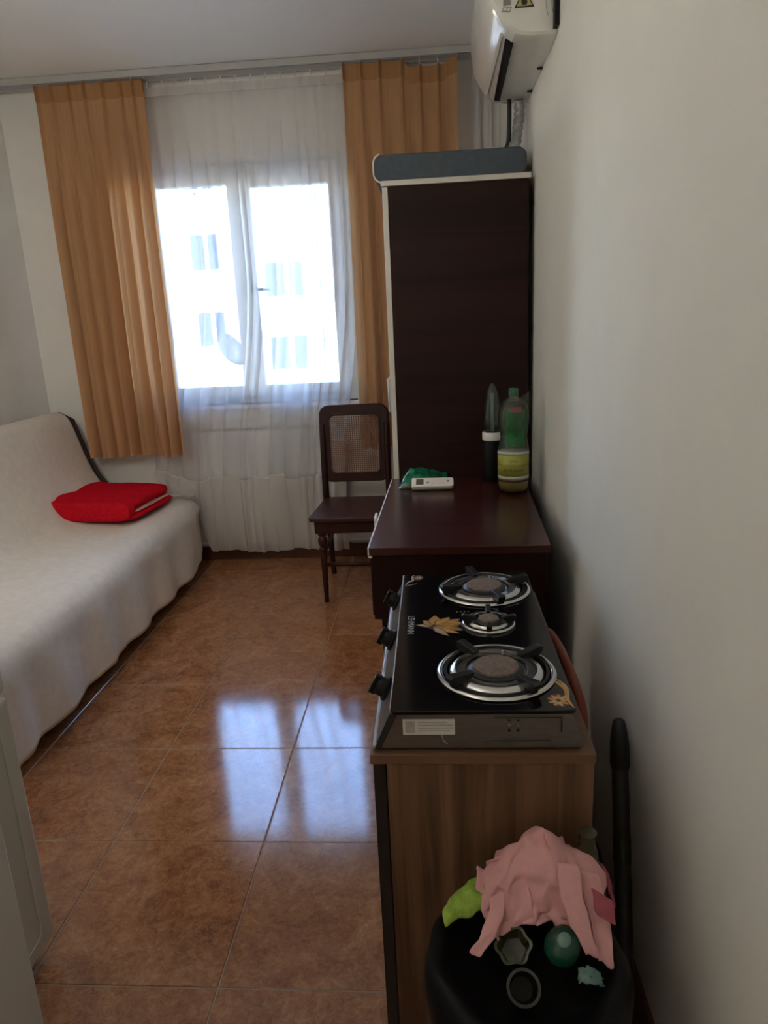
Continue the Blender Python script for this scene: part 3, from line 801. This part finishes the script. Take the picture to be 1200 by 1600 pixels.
# near side: rating sticker, embossed panel, vent holes
SY = HY0+.0052
def sideb(name, x0, x1, z0, z1, mat, d=.0006, parent=hb):
    return obj(name, G().box(x0, x1, SY-d, SY+.0005, z0, z1), mat, parent)
st = sideb('rating_sticker', -.062, .022, CZ+.030, CZ+.058, 'paper')
sideb('print_block', -.058, -.042, CZ+.033, CZ+.055, 'paper_grey', .0009, st)
for k, (a, b) in enumerate(((-.038, .010), (-.038, .019), (-.038, .019), (-.038, .014))):
    z = CZ+.053-k*.0052
    sideb('print_line', a, b, z-.0014, z+.0002, 'paper_grey', .0009, st)
for z0, z1, a, b in ((CZ+.016, CZ+.018, .065, .175), (CZ+.058, CZ+.0595, .085, .192)):
    sideb('embossed_rib', a, b, z0, z1, 'steel', .0025)
sideb('embossed_rib', .190, .1925, CZ+.034, CZ+.058, 'iron', .0012)
obj('scratch_wire', G().tube([(.000, SY-.0012, CZ+.030), (.004, SY-.0012, CZ+.018), (.010, SY-.0012, CZ+.013)], .0008, 5), 'steel_light', hb)
for x in (.1085, .1225):
    for k in range(3):
        z = CZ+.037+k*.0095
        n_ = 12
        obj('vent_hole' if k != 1 else 'screw', G().prism([(x+.0026*math.cos(2*PI*q/n_), z+.0026*math.sin(2*PI*q/n_)) for q in range(n_)], SY-.0012, SY+.0004, 'y'), 'iron' if k != 1 else 'chrome', hb)

def burner(cx, cy, R, prong_rot, nprong=4):
    c = (cx, cy, HZ); h = min(1.0, R/.08)
    tr = obj('drip_ring', G().lathe([(R*.985, .0004), (R, .0025), (R*.975, .0055), (R*.93, .0062), (R*.905, .0045), (R*.90, .0006)], c, 64), 'chrome', hb, smooth=True, angle=50)
    obj('ring_well', G().lathe([(R*.91, .0012), (R*.72, .0008), (R*.20, .0006)], c, 48), 'hob', tr, smooth=True)
    obj('chrome_band', G().lathe([(R*.815, .0010), (R*.80, .0045), (R*.70, .0100), (R*.675, .0096), (R*.66, .0015)], c, 56), 'chrome', tr, smooth=True, angle=60)
    obj('drip_pan', G().lathe([(R*.665, .0030), (R*.60, .0020), (R*.50, .0016)], c, 48), 'steel', tr, smooth=True)
    obj('inner_ring', G().lathe([(R*.545, .0012), (R*.535, .0080), (R*.515, .0080), (R*.50, .0016)], c, 48), 'chrome', tr, smooth=True, angle=50)
    bh = obj('burner_head', G().lathe([(R*.46, .001), (R*.455, .007), (R*.40, .0105), (R*.20, .011), (R*.18, .008)], c, 40, wob=lambda q, z: 1+.012*math.cos(40*q)), 'iron', hb, smooth=True, angle=35)
    obj('burner_cap', G().lathe([(R*.385, .0108), (R*.375, .0140), (R*.29, .0158), (R*.26, .0150), (R*.18, .0164), (0, .0172)], c, 40), 'burner', bh, smooth=True, angle=60)
    ps = obj('pan_support', G().lathe([(R*.875, .0022), (R*.89, .0045), (R*.875, .0075), (R*.845, .0075), (R*.83, .0045), (R*.845, .0022)], c, 56, True), 'iron', hb, smooth=True, angle=50)
    for q in range(nprong):
        a = prong_rot+2*PI*q/nprong
        t = Vector((math.cos(a), math.sin(a), 0)); s = Vector((-t.y, t.x, 0))
        pr = [(R*.50, .016), (R*.56, .010), (R*.80, .0055), (R*.92, .0065), (R*1.00, .012), (R*1.02, .021), (R*.96, .0245), (R*.70, .0215), (R*.52, .0195)]
        v = []
        for w_ in (-.0065, .0065):
            for r_, z in pr: v.append(Vector(c)+t*r_+s*w_*(.55+.75*(r_/R))*h+Vector((0, 0, z*(.6+.4*h))))
        n = len(pr); f = [tuple(range(n-1, -1, -1)), tuple(range(n, 2*n))]+[(i, (i+1) % n, n+(i+1) % n, n+i) for i in range(n)]
        obj('prong', G().add(v, f), 'iron', ps, bevel=.0015)
    obj('igniter', G().tube([(cx+R*.16, cy+R*.57, HZ+.002), (cx+R*.16, cy+R*.57, HZ+.012)], .0018, 8), 'paper', hb)
burner(.099, 1.140, .1035, .62, 4)
burner(.107, 1.534, .1035, .30, 4)
burner(.102, 1.345, .0540, -.05, 4)

# printed decoration on the glass
def petal_shape(cx, cy, ang, L, W, curl=0.0, n=10):
    pts = []
    for sgn in (1, -1):
        for k in range(n+1):
            t = k/n if sgn > 0 else 1-k/n
            w_ = W*math.sin(PI*t**.75)*(1 if sgn > 0 else -1)
            bend = curl*t*t*L
            pts.append((L*t, w_+bend))
    q = []
    for x, y in pts[:-1]:
        q.append((cx+x*math.cos(ang)-y*math.sin(ang), cy+x*math.sin(ang)+y*math.cos(ang)))
    out = [q[0]]
    for p in q[1:]:
        if (Vector(p)-Vector(out[-1])).length > 1e-5: out.append(p)
    return out
def decal(name, poly, mat, lvl=1, parent=hb):
    n = len(poly); z = HZ+.0002*lvl
    return obj(name, G().add([(x, y, z) for x, y in poly], [tuple(range(n))]), mat, parent)
lot = decal('lotus_print', [(-.012+.012*math.cos(t*PI/12), 1.335+.012*math.sin(t*PI/12)) for t in range(24)], 'brown_print', .6)
PT = [(.006, 1.352, 60, .032, .0075, 'gold_pale'), (.020, 1.350, 40, .030, .0070, 'gold_pale'), (.024, 1.340, 12, .028, .0062, 'gold_pale'), (.022, 1.330, -30, .030, .0062, 'gold_pale'),
      (-.012, 1.338, 172, .032, .0052, 'gold_pale'), (-.012, 1.340, 128, .030, .0066, 'gold'), (-.008, 1.342, 88, .046, .0090, 'gold'), (-.004, 1.340, 52, .044, .0090, 'gold'),
      (.012, 1.342, 14, .038, .0110, 'gold'), (-.002, 1.337, 8, .040, .0066, 'gold'), (-.008, 1.333, -14, .052, .0066, 'gold'), (-.010, 1.331, -33, .060, .0068, 'gold'), (-.010, 1.328, -54, .050, .0056, 'gold_pale')]
for k, (ox, oy, ang, L, W, m_) in enumerate(PT):
    A_ = math.radians(ang); ex, ey = math.cos(A_), math.sin(A_)
    decal('petal_outline', petal_shape(ox-.0025*ex, oy-.0025*ey, A_, L+.006, W*1.3+.0022), 'brown_print', 1.2+.5*k, lot)
    decal('petal', petal_shape(ox, oy, A_, L, W*1.3), m_, 1.45+.5*k, lot)
br = text('brand_lettering', 'LEHMANN', .0195, 'grey_print', frame_mtx((-.0565, 1.345, HZ+.0004), (0, -1, 0), (1, 0, 0)), hb, .0001, 'CENTER', .95)
def scroll(pts, wmax, mat, name, lvl=2):
    n = 16; L = []; Rr = []
    for k in range(n+1):
        t = k/n; p = interp(pts, t); q = interp(pts, min(1, t+.02)); q0 = interp(pts, max(0, t-.02))
        d = Vector((q[0]-q0[0], q[1]-q0[1])).normalized(); nn = Vector((-d.y, d.x))*wmax*math.sin(PI*(.04+.92*t))
        L.append((p[0]+nn.x, p[1]+nn.y)); Rr.append((p[0]-nn.x, p[1]-nn.y))
    return decal(name, L+Rr[::-1], mat, lvl)
scroll([(.178, 1.113, 0), (.196, 1.103, 0), (.208, 1.075, 0), (.205, 1.045, 0), (.211, 1.018, 0)], .0040, 'gold', 'scroll_print')
scroll([(.188, 1.118, 0), (.204, 1.103, 0), (.211, 1.075, 0), (.206, 1.040, 0)], .0020, 'gold_pale', 'scroll_print', 3)
fl = decal('flower_print', [(.190+.017*math.cos(t*PI/8), 1.042+.021*math.sin(t*PI/8)) for t in range(16)], 'brown_print', 1)
for q in range(9):
    a = q*2*PI/9; decal('petal', petal_shape(.190+.003*math.cos(a), 1.042+.004*math.sin(a), a, .016, .0034), 'gold_pale' if q % 2 else 'gold', 2.2, fl)
scroll([(-.075, 1.565, 0), (-.068, 1.590, 0), (-.058, 1.600, 0), (-.060, 1.625, 0), (-.054, 1.638, 0)], .0030, 'gold_pale', 'scroll_print')
scroll([(-.073, 1.563, 0), (-.062, 1.572, 0), (-.046, 1.580, 0)], .0018, 'gold_pale', 'scroll_print')
f2 = decal('flower_print', [(-.046+.013*math.cos(t*PI/8), 1.618+.016*math.sin(t*PI/8)) for t in range(16)], 'brown_print', 1)
for q in range(7):
    a = q*2*PI/7; decal('petal', petal_shape(-.046, 1.618, a, .012, .0026), 'gold_pale', 2.2, f2)
for k in range(4):
    decal('dot_print', [(.040+.008*k+.0016*math.cos(t*PI/4), 1.408+.0016*math.sin(t*PI/4)) for t in range(8)], 'mid_grey', 1)

# gas hose behind the hob
hose_pts = [(.2275, 1.44, .712), (.238, 1.43, .713), (.246, 1.38, .712), (.250, 1.30, .711), (.254, 1.22, .700), (.260, 1.18, .66), (.263, 1.18, .56), (.264, 1.20, .30), (.268, 1.24, .08), (.27, 1.32, .011)]
tag(obj('gas_hose', G().tube([interp(hose_pts, k/40) for k in range(41)], .0095, 10), 'orange_hose', smooth=True), 'orange rubber gas hose between the hob and the right wall', 'hose')

# ------------------------------------------------------------------ long dark pole leaning on the right wall
pole = thing('black_pole', (.34, 1.1, 0), 'black pole with a tapered grip leaning against the right wall', 'pole')
pa = Vector((.345, 1.095, .0)); pb = Vector((.358, 1.300, .580)); pd = (pb-pa)
obj('shaft', G().tube([pa+pd*.004, pa+pd*.5, pa+pd*.86], .0165, 14), 'grip', pole, smooth=True, angle=40)
obj('grip', G().tube([pa+pd*.845, pa+pd*.86, pa+pd*.93, pa+pd*.985, pa+pd*1.0, pa+pd*1.006], [.0175, .0195, .0185, .0135, .011, .005], 14), 'rubber', pole, smooth=True, angle=50)
obj('band', G().tube([pa+pd*.55, pa+pd*.63], [.0172, .0172], 14), 'olive', pole, smooth=True, angle=40)

# ------------------------------------------------------------------ bin with rubbish
bn = thing('waste_bin', (.115, .838, 0), 'black bin lined with a black bag in front of the oak cabinet', 'bin')
bo = (.115, .838, 0)
obj('bucket', G().lathe([(.108, .002), (.115, .006), (.138, .44), (.142, .445), (.136, .445), (.110, .012), (0, .012)], bo, 40), 'blackp', bn, smooth=True, angle=50)
bagr = lambda q, z: 1+.035*nz(math.cos(q)*2.2, math.sin(q)*2.2, z*9)+.018*math.sin(9*q+z*20)
obj('bag', G().lathe([(.132, .30), (.139, .34), (.1465, .40), (.1495, .445), (.146, .470), (.132, .482), (.116, .476), (.104, .455), (.07, .44), (0, .437)], bo, 64, wob=bagr), 'bag', bn, smooth=True)

def clothrows(name, rows, nu, nv, mat, parent=None, solid=.002, amp=.006, freq=14, seed=0, crumple=0):
    if crumple:
        nu, nv = crumple
        rj = random.Random(seed+31)
        jit = {}
        def fn(a, b):
            col = [tuple(interp(r, a)) for r in rows]; p = interp(col, b)
            return tuple(p+Vector((rj.uniform(-1, 1)*.8, rj.uniform(-1, 1), rj.uniform(-1, 1)*.8))*amp)
        o = obj(name, G().grid(fn, nu, nv), mat, parent, smooth=True, angle=None, solid=solid)
        k = o.modifiers.new('sub', 'SUBSURF'); k.levels = 2; k.render_levels = 2
        o.data.polygons.foreach_set('use_smooth', [True]*len(o.data.polygons))
        cr = o.data.attributes.new('crease_edge', 'FLOAT', 'EDGE')
        for q in range(len(o.data.edges)): cr.data[q].value = rj.choice((0, .3, .7, .95))
        o.modifiers.move(0, 1)
        return o
    def fn(a, b):
        col = [tuple(interp(r, a)) for r in rows]
        p = interp(col, b)
        n = Vector((nz(a*freq+seed, b*freq), nz(a*freq+7+seed, b*freq), nz(a*freq, b*freq+5+seed)))*amp
        return tuple(p+n)
    return obj(name, G().grid(fn, nu, nv), mat, parent, smooth=True, solid=solid)
pk = thing('pink_cloth', (.12, .9, .48), 'crumpled pink cloth heaped on top of the black bin', 'cloth')
rows = [
    [(.060, .965, .500), (.100, .975, .525), (.150, .980, .548), (.190, .975, .538), (.228, .960, .515)],
    [(.050, .925, .545), (.085, .940, .570), (.130, .950, .590), (.160, .945, .612), (.185, .940, .588), (.232, .925, .560)],
    [(.050, .895, .535), (.080, .900, .556), (.120, .910, .572), (.155, .905, .580), (.190, .900, .568), (.240, .890, .546)],
    [(.058, .870, .515), (.085, .872, .526), (.122, .885, .542), (.155, .878, .540), (.190, .872, .538), (.232, .862, .518)],
    [(.070, .850, .500), (.085, .850, .502), (.118, .862, .512), (.150, .866, .516), (.186, .850, .505), (.222, .845, .490)],
]
clothrows('heap', rows, 64, 52, 'pink', pk, .002, .0105, 9, 1, (15, 11))
clothrows('left_strip', [[(.058, .905, .546), (.080, .905, .552)], [(.064, .868, .530), (.088, .868, .536)], [(.048, .842, .512), (.070, .840, .512)], [(.030, .826, .494), (.050, .822, .492)]], 12, 30, 'pink', pk, .0025, .003, 11, 3, (3, 7))
clothrows('right_strip', [[(.168, .905, .585), (.198, .900, .583)], [(.168, .860, .552), (.200, .858, .552)], [(.182, .838, .524), (.208, .834, .522)], [(.196, .824, .500), (.214, .820, .497)]], 12, 30, 'pink', pk, .0025, .003, 11, 8, (3, 7))
clothrows('right_fold', [[(.196, .905, .575), (.230, .900, .568)], [(.204, .866, .545), (.236, .862, .536)], [(.210, .838, .510), (.236, .834, .502)], [(.216, .824, .486), (.234, .820, .478)]], 12, 30, 'pink', pk, .0025, .0035, 10, 14, (3, 6))
clothrows('rose_patch', [[(.210, .866, .572), (.240, .862, .556)], [(.214, .846, .545), (.242, .842, .530)]], 10, 10, 'pink_dark', pk, .002, .002, 9, 5, (3, 3))
lm = clothrows('lime_wrapper', [[(.004, .905, .510), (.030, .915, .530), (.055, .925, .540)], [(-.008, .885, .508), (.028, .890, .534), (.058, .900, .540)], [(-.004, .868, .494), (.030, .872, .514), (.055, .880, .520)]], 26, 20, 'lime', None, .0025, .005, 8, 4, (6, 4))
tag(lm, 'crumpled lime green wrapper left of the pink cloth', 'wrapper')
gb = thing('green_cup', (.165, .845, .48), 'dark green plastic cup with pale round sticker in the bin', 'cup')
GB = frame_mtx((.166, .838, .497), (1, .05, .15), (0.0, .80, .55))
obj('cup', G().lathe([(.020, -.022), (.027, .0), (.0275, .004), (.0255, .010), (.018, .019), (.010, .023), (0, .024)], (0, 0, 0), 28).xf(GB), 'dgreen', gb, smooth=True, angle=50)
obj('sticker', G().lathe([(.010, .0245), (.0095, .0255), (0, .0258)], (.002, .004, 0), 20).xf(GB), 'teal', gb, smooth=True)
jr = thing('olive_pot', (.095, .845, .47), 'scalloped olive plastic pot beside the green cup', 'pot')
JR = frame_mtx((.097, .846, .480), (1, 0, .1), (-.03, .9, .4))
obj('pot', G().lathe([(.016, -.02), (.019, .0), (.024, .018), (.026, .020), (.022, .019), (.016, .002), (0, .001)], (0, 0, 0), 36, wob=lambda q, z: 1+.08*math.cos(6*q)).xf(JR), 'olive', jr, smooth=True, angle=50)
tl = thing('dark_cup', (.107, .770, .47), 'dark cup with a grey rim sunk in the front of the bin', 'cup')
TL = frame_mtx((.103, .782, .484), (1, 0, 0), (0, .75, .6))
obj('rim', G().lathe([(.021, 0), (.0235, .002), (.0235, .006), (.0195, .006), (.019, .002)], (0, 0, 0), 30, True).xf(TL), 'grip', tl, smooth=True, angle=40)
obj('wall', G().lathe([(.016, -.03), (.0215, .001), (.0205, .001), (.015, -.027), (0, -.027)], (0, 0, 0), 30).xf(TL), 'blackp', tl, smooth=True, angle=40)
tc = clothrows('teal_wrapper', [[(.184, .815, .484), (.200, .812, .490), (.214, .810, .480)], [(.182, .800, .474), (.200, .795, .478), (.216, .798, .470)]], 14, 8, 'teal', None, .002, .004, 9, 6)
tag(tc, 'small pale teal scrap below the pink cloth', 'wrapper')
bs = thing('green_bottle', (.225, .96, .5), 'green bottle neck poking up behind the pink cloth at right', 'bottle')
obj('neck', G().lathe([(.017, 0), (.017, .02), (.012, .034), (.012, .040), (.014, .041), (.014, .055), (0, .056)], (.222, .950, .545), 20), 'olive', bs, smooth=True, angle=40)
obj('shoulder', G().lathe([(.03, .44), (.031, .50), (.028, .53), (.017, .546)], (.222, .950, 0), 24), 'olive', bs, smooth=True)
rs = clothrows('red_wrapper', [[(.240, .93, .560), (.250, .925, .545)], [(.244, .90, .535), (.254, .895, .510)]], 8, 10, 'pink_dark', None, .002, .004, 9, 3)
tag(rs, 'small red wrapper at the right edge of the bin heap', 'wrapper')

# ------------------------------------------------------------------ fridge and door at the left
fr = thing('fridge', (-1.18, 1.0, 0), 'white two-door fridge at the left edge facing the room', 'fridge')
obj('cabinet_body', G().box(-1.47, -.962, .745, 1.280, .03, 1.44), 'fridge', fr, bevel=.008)
for z0, z1, nm in ((.045, .658, 'lower_door'), (.668, 1.435, 'upper_door')):
    d_ = obj(nm, G().box(-.960, -.905, .745, 1.285, z0, z1), 'fridge', fr, bevel=.010, bseg=3)
    poly = rrect(.795, 1.236, z0+.040-.035*(z0 > .5), z1-.04, .02)
    ring = [( -.9035, a, b) for a, b in poly]; ring.append(ring[0])
    obj('door_moulding', G().tube(ring, .0022, 6, False), 'fridge', d_, smooth=True)
    obj('handle', G().box(-.905, -.886, .775, .800, (z1-.22 if z0 < .5 else z0+.04), (z1-.04 if z0 < .5 else z0+.22)), 'fridge', d_, bevel=.005)
for x in (-1.42, -1.0):
    for y in (.79, 1.23):
        obj('foot', G().lathe([(.016, 0), (.018, .002), (.014, .03)], (x, y, 0), 14), 'blackp', fr)
dl = bpy.data.objects.new('door_1', None); C.objects.link(dl); dl.location = (-.85, .7, 0)
struct(dl, 'open white room door at the lower left corner')
leaf = obj('door_leaf', G().box(-.872, -.834, .27, 1.092, .006, 2.02), 'door', dl, bevel=.003)
obj('door_handle', G().tube([(-.834, .34, 1.0), (-.79, .34, 1.0), (-.785, .36, 1.0), (-.785, .46, 1.0)], .008, 8), 'chrome', leaf, smooth=True)
for z0, z1 in ((.18, .85), (1.05, 1.85)):
    ring = [(-.834, a, b) for a, b in rrect(.40, .98, z0, z1, .01)]; ring.append(ring[0])
    obj('door_moulding', G().tube(ring, .004, 6, False), 'door', leaf)

# ------------------------------------------------------------------ air conditioner on the right wall
ac = thing('air_conditioner', (.28, 2.67, 2.14), 'white split air conditioner high on the right wall', 'air conditioner')
acp = [(.3835, 2.142), (.305, 2.142), (.262, 2.150), (.222, 2.180), (.190, 2.235), (.178, 2.31), (.178, 2.385), (.20, 2.415), (.30, 2.43), (.3835, 2.43)]
def acloop(y, k=1.0):
    return [(.3835-(.3835-x)*k, y, 2.29+(z-2.29)*k) for x, z in acp]
g = G(); ys = [2.33, 2.338, 2.36, 2.98, 3.005, 3.018]; ks = [.93, .975, 1, 1, .985, .95]
n = len(acp); v = []
for y, k in zip(ys, ks): v += acloop(y, k)
f = [tuple(range(n-1, -1, -1)), tuple(range((len(ys)-1)*n, len(ys)*n))]
for i in range(len(ys)-1):
    for k in range(n):
        k2 = (k+1) % n; f.append((i*n+k, i*n+k2, (i+1)*n+k2, (i+1)*n+k))
obj('casing', g.add(v, f), 'ac', ac, smooth=True, angle=25)
# outlet slot and louvre on the underside
sl_ = Vector((.262-.222, 0, 2.150-2.180)).normalized()
obj('outlet_slot', G().add([(.268, 2.395, 2.1540), (.246, 2.395, 2.1660), (.262, 2.955, 2.1560), (.281, 2.955, 2.1520),
                            (.2660, 2.395, 2.1430), (.2425, 2.395, 2.1565), (.2585, 2.955, 2.1448), (.2795, 2.955, 2.1410)],
                           [(0, 1, 2, 3), (7, 6, 5, 4), (0, 4, 5, 1), (1, 5, 6, 2), (2, 6, 7, 3), (3, 7, 4, 0)]), 'blackp', ac)
obj('louvre', G().prism([(.236, 2.1665), (.2285, 2.1735), (.2268, 2.1715), (.2345, 2.1645)], 2.39, 2.962, 'y'), 'ac', ac)
obj('mounting_plate', G().box(.371, .3845, 2.300, 2.331, 2.155, 2.42), 'blackp', ac)
for y in (2.60, 2.84):
    obj('clip', G().prism([(.3835, y), (.366, y+.008), (.3835, y+.016)], 2.136, 2.143, 'z'), 'blackp', ac)
# near end stickers
EY = 2.3285
def endp(x, z): return (x, EY, z)
def plate(name, poly, mat, lvl=1, parent=ac):
    n_ = len(poly); return obj(name, G().prism(poly, EY-.0004*lvl, EY+.0006, 'y'), mat, parent)
wt = plate('warning_sticker', [(.262, 2.213), (.318, 2.214), (.290, 2.262)], 'black_ink')
plate('warning_face', [(.268, 2.2165), (.312, 2.2175), (.290, 2.2555)], 'warn', 2, wt)
plate('flame', [(.284, 2.220), (.297, 2.220), (.299, 2.228), (.294, 2.236), (.291, 2.246), (.286, 2.236), (.281, 2.230)], 'black_ink', 3, wt)
mi = plate('manual_icon', [(.226, 2.207), (.250, 2.204), (.256, 2.216), (.233, 2.219)], 'mid_grey')
plate('icon_line', [(.229, 2.209), (.239, 2.208), (.243, 2.216), (.234, 2.217)], 'ac_body', 2, mi)
plate('icon_line', [(.241, 2.2075), (.249, 2.2065), (.2525, 2.2145), (.245, 2.2155)], 'ac_body', 2, mi)
plate('icon_stem', [(.232, 2.222), (.252, 2.222), (.252, 2.262), (.232, 2.262)], 'mid_grey', 1)
for cx, sgn in ((.352, 1), (.368, 1)):
    pts = [(cx-.012*math.sin(.4+2.3*k/12)+.010, EY, 2.235+.050*math.cos(.4+2.3*k/12)) for k in range(13)]
    obj('panel_crease', G().tube(pts, .0007, 5), 'mid_grey', ac)

# pipes below the unit
cable = [(.312, 2.93, 2.138), (.312, 2.925, 2.08), (.308, 2.915, 2.0), (.297, 2.905, 1.968)]
tag(obj('drain_cable', G().tube([interp(cable, k/12) for k in range(13)], .0085, 10), 'rubber', smooth=True), 'straight black cable hanging below the air conditioner', 'cable')
hs = [(.350, 2.95, 2.138), (.352, 2.955, 2.10), (.345, 2.94, 2.05), (.336, 2.92, 2.00), (.322, 2.895, 1.967)]
tag(obj('insulated_hose', G().tube([interp(hs, k/30) for k in range(31)], [.019+.0022*math.sin(k*1.7) for k in range(31)], 14), 'tape', smooth=True), 'silver taped hose beside the black cable below the air conditioner', 'hose')

# ------------------------------------------------------------------ fill lamp, added out of view to brighten the dim room
FILL = 20.0
sp = N('fill_lamp_glow'); sp.t.nodes.remove(sp.p)
em = sp.n('ShaderNodeEmission'); em.inputs['Color'].default_value = (1.0, .93, .82, 1); em.inputs['Strength'].default_value = FILL
sp.l(em.outputs[0], sp.out.inputs['Surface']); M['opal'] = sp.m
LX, LY, LZ = -1.0, .80, 1.92
lp = thing('fill_lamp', (LX, LY, ZC), 'round opal globe fill lamp, added out of view to brighten the room', 'lamp')
obj('ceiling_rose', G().lathe([(.05, -.03), (.055, -.025), (.055, -.001), (.05, 0)], (LX, LY, ZC), 24), 'pvc', lp, smooth=True, angle=40)
obj('cord', G().tube([(LX, LY, ZC-.03), (LX, LY, LZ+.17)], .004, 8), 'pvc', lp)
obj('holder', G().lathe([(.03, .135), (.035, .15), (.02, .175), (0, .178)], (LX, LY, LZ), 20), 'pvc', lp, smooth=True)
obj('globe', G().lathe([(.15*math.sin(PI*k/20)+1e-7, -.15*math.cos(PI*k/20)) for k in range(20)]+[(.026, .1485)], (LX, LY, LZ), 36), 'opal', lp, smooth=True)

# ------------------------------------------------------------------ outside: neighbouring blocks, ground
struct(obj('ground', G().box(-60, 60, 4.5, 70, -9.3, -9.0), 'asphalt'), 'grey ground between the buildings')
def block(name, label, x0, x1, y0, y1, z0, z1, mat, wins, ww, wh):
    b = thing(name, ((x0+x1)/2, (y0+y1)/2, z0), label, 'building', 'apartment blocks across the street')
    obj('facade', G().box(x0, x1, y0, y1, z0, z1), mat, b)
    for wx, wz in wins:
        wn = obj('window', G().box(wx-ww/2, wx+ww/2, y0-.03, y0+.02, wz-wh/2, wz+wh/2), 'far_glass', b)
        obj('mullion', G().box(wx+ww*.02, wx+ww*.16, y0-.06, y0-.03, wz-wh/2, wz+wh/2), 'pvc', wn)
        obj('window_sill', G().box(wx-ww/2-.05, wx+ww/2+.05, y0-.14, y0, wz-wh/2-.08, wz-wh/2), 'pvc', wn)
    return b
bl_w = [(x, 1.34+2.71*k) for x in (-11.6, -8.12) for k in range(-3, 4)]
block('apartment_block', 'white rendered block seen through the left window sash', -15, -6.16, 27.0, 38, -9, 10.5, 'facade_w', bl_w, .98, 1.22)
bl_c = [(-5.08, .41+2.53*k) for k in range(-3, 2)]
block('apartment_block', 'cream rendered block seen through the right window sash', -6.155, -3.82, 26.0, 38, -9, 10.5, 'facade_c', bl_c, 1.30, 1.14)
bl_p = [(x, .41+2.53*k) for x in (-.8, 3.2) for k in range(-3, 4)]
block('apartment_block', 'pale block at the right edge of the window view', -3.815, 9, 26.1, 38, -9, 10.5, 'facade_p', bl_p, 1.30, 1.14)
ds = thing('satellite_dish', (-7.3, 26.9, .5), 'grey satellite dish on the white block opposite', 'satellite dish')
DM = frame_mtx((-7.27, 26.35, .60), (.62, .76, -.20), (-.28, .0, .96))
obj('dish', G().lathe([(0, -.08), (.32, -.055), (.58, 0), (.59, .005), (.32, -.045), (0, -.07)], (0, 0, 0), 32).xf(DM), 'dish', ds, smooth=True)
obj('arm', G().tube([(-7.27, 26.40, .58), (-7.3, 26.8, .45), (-7.3, 26.99, .44)], .03, 8), 'dish', ds)
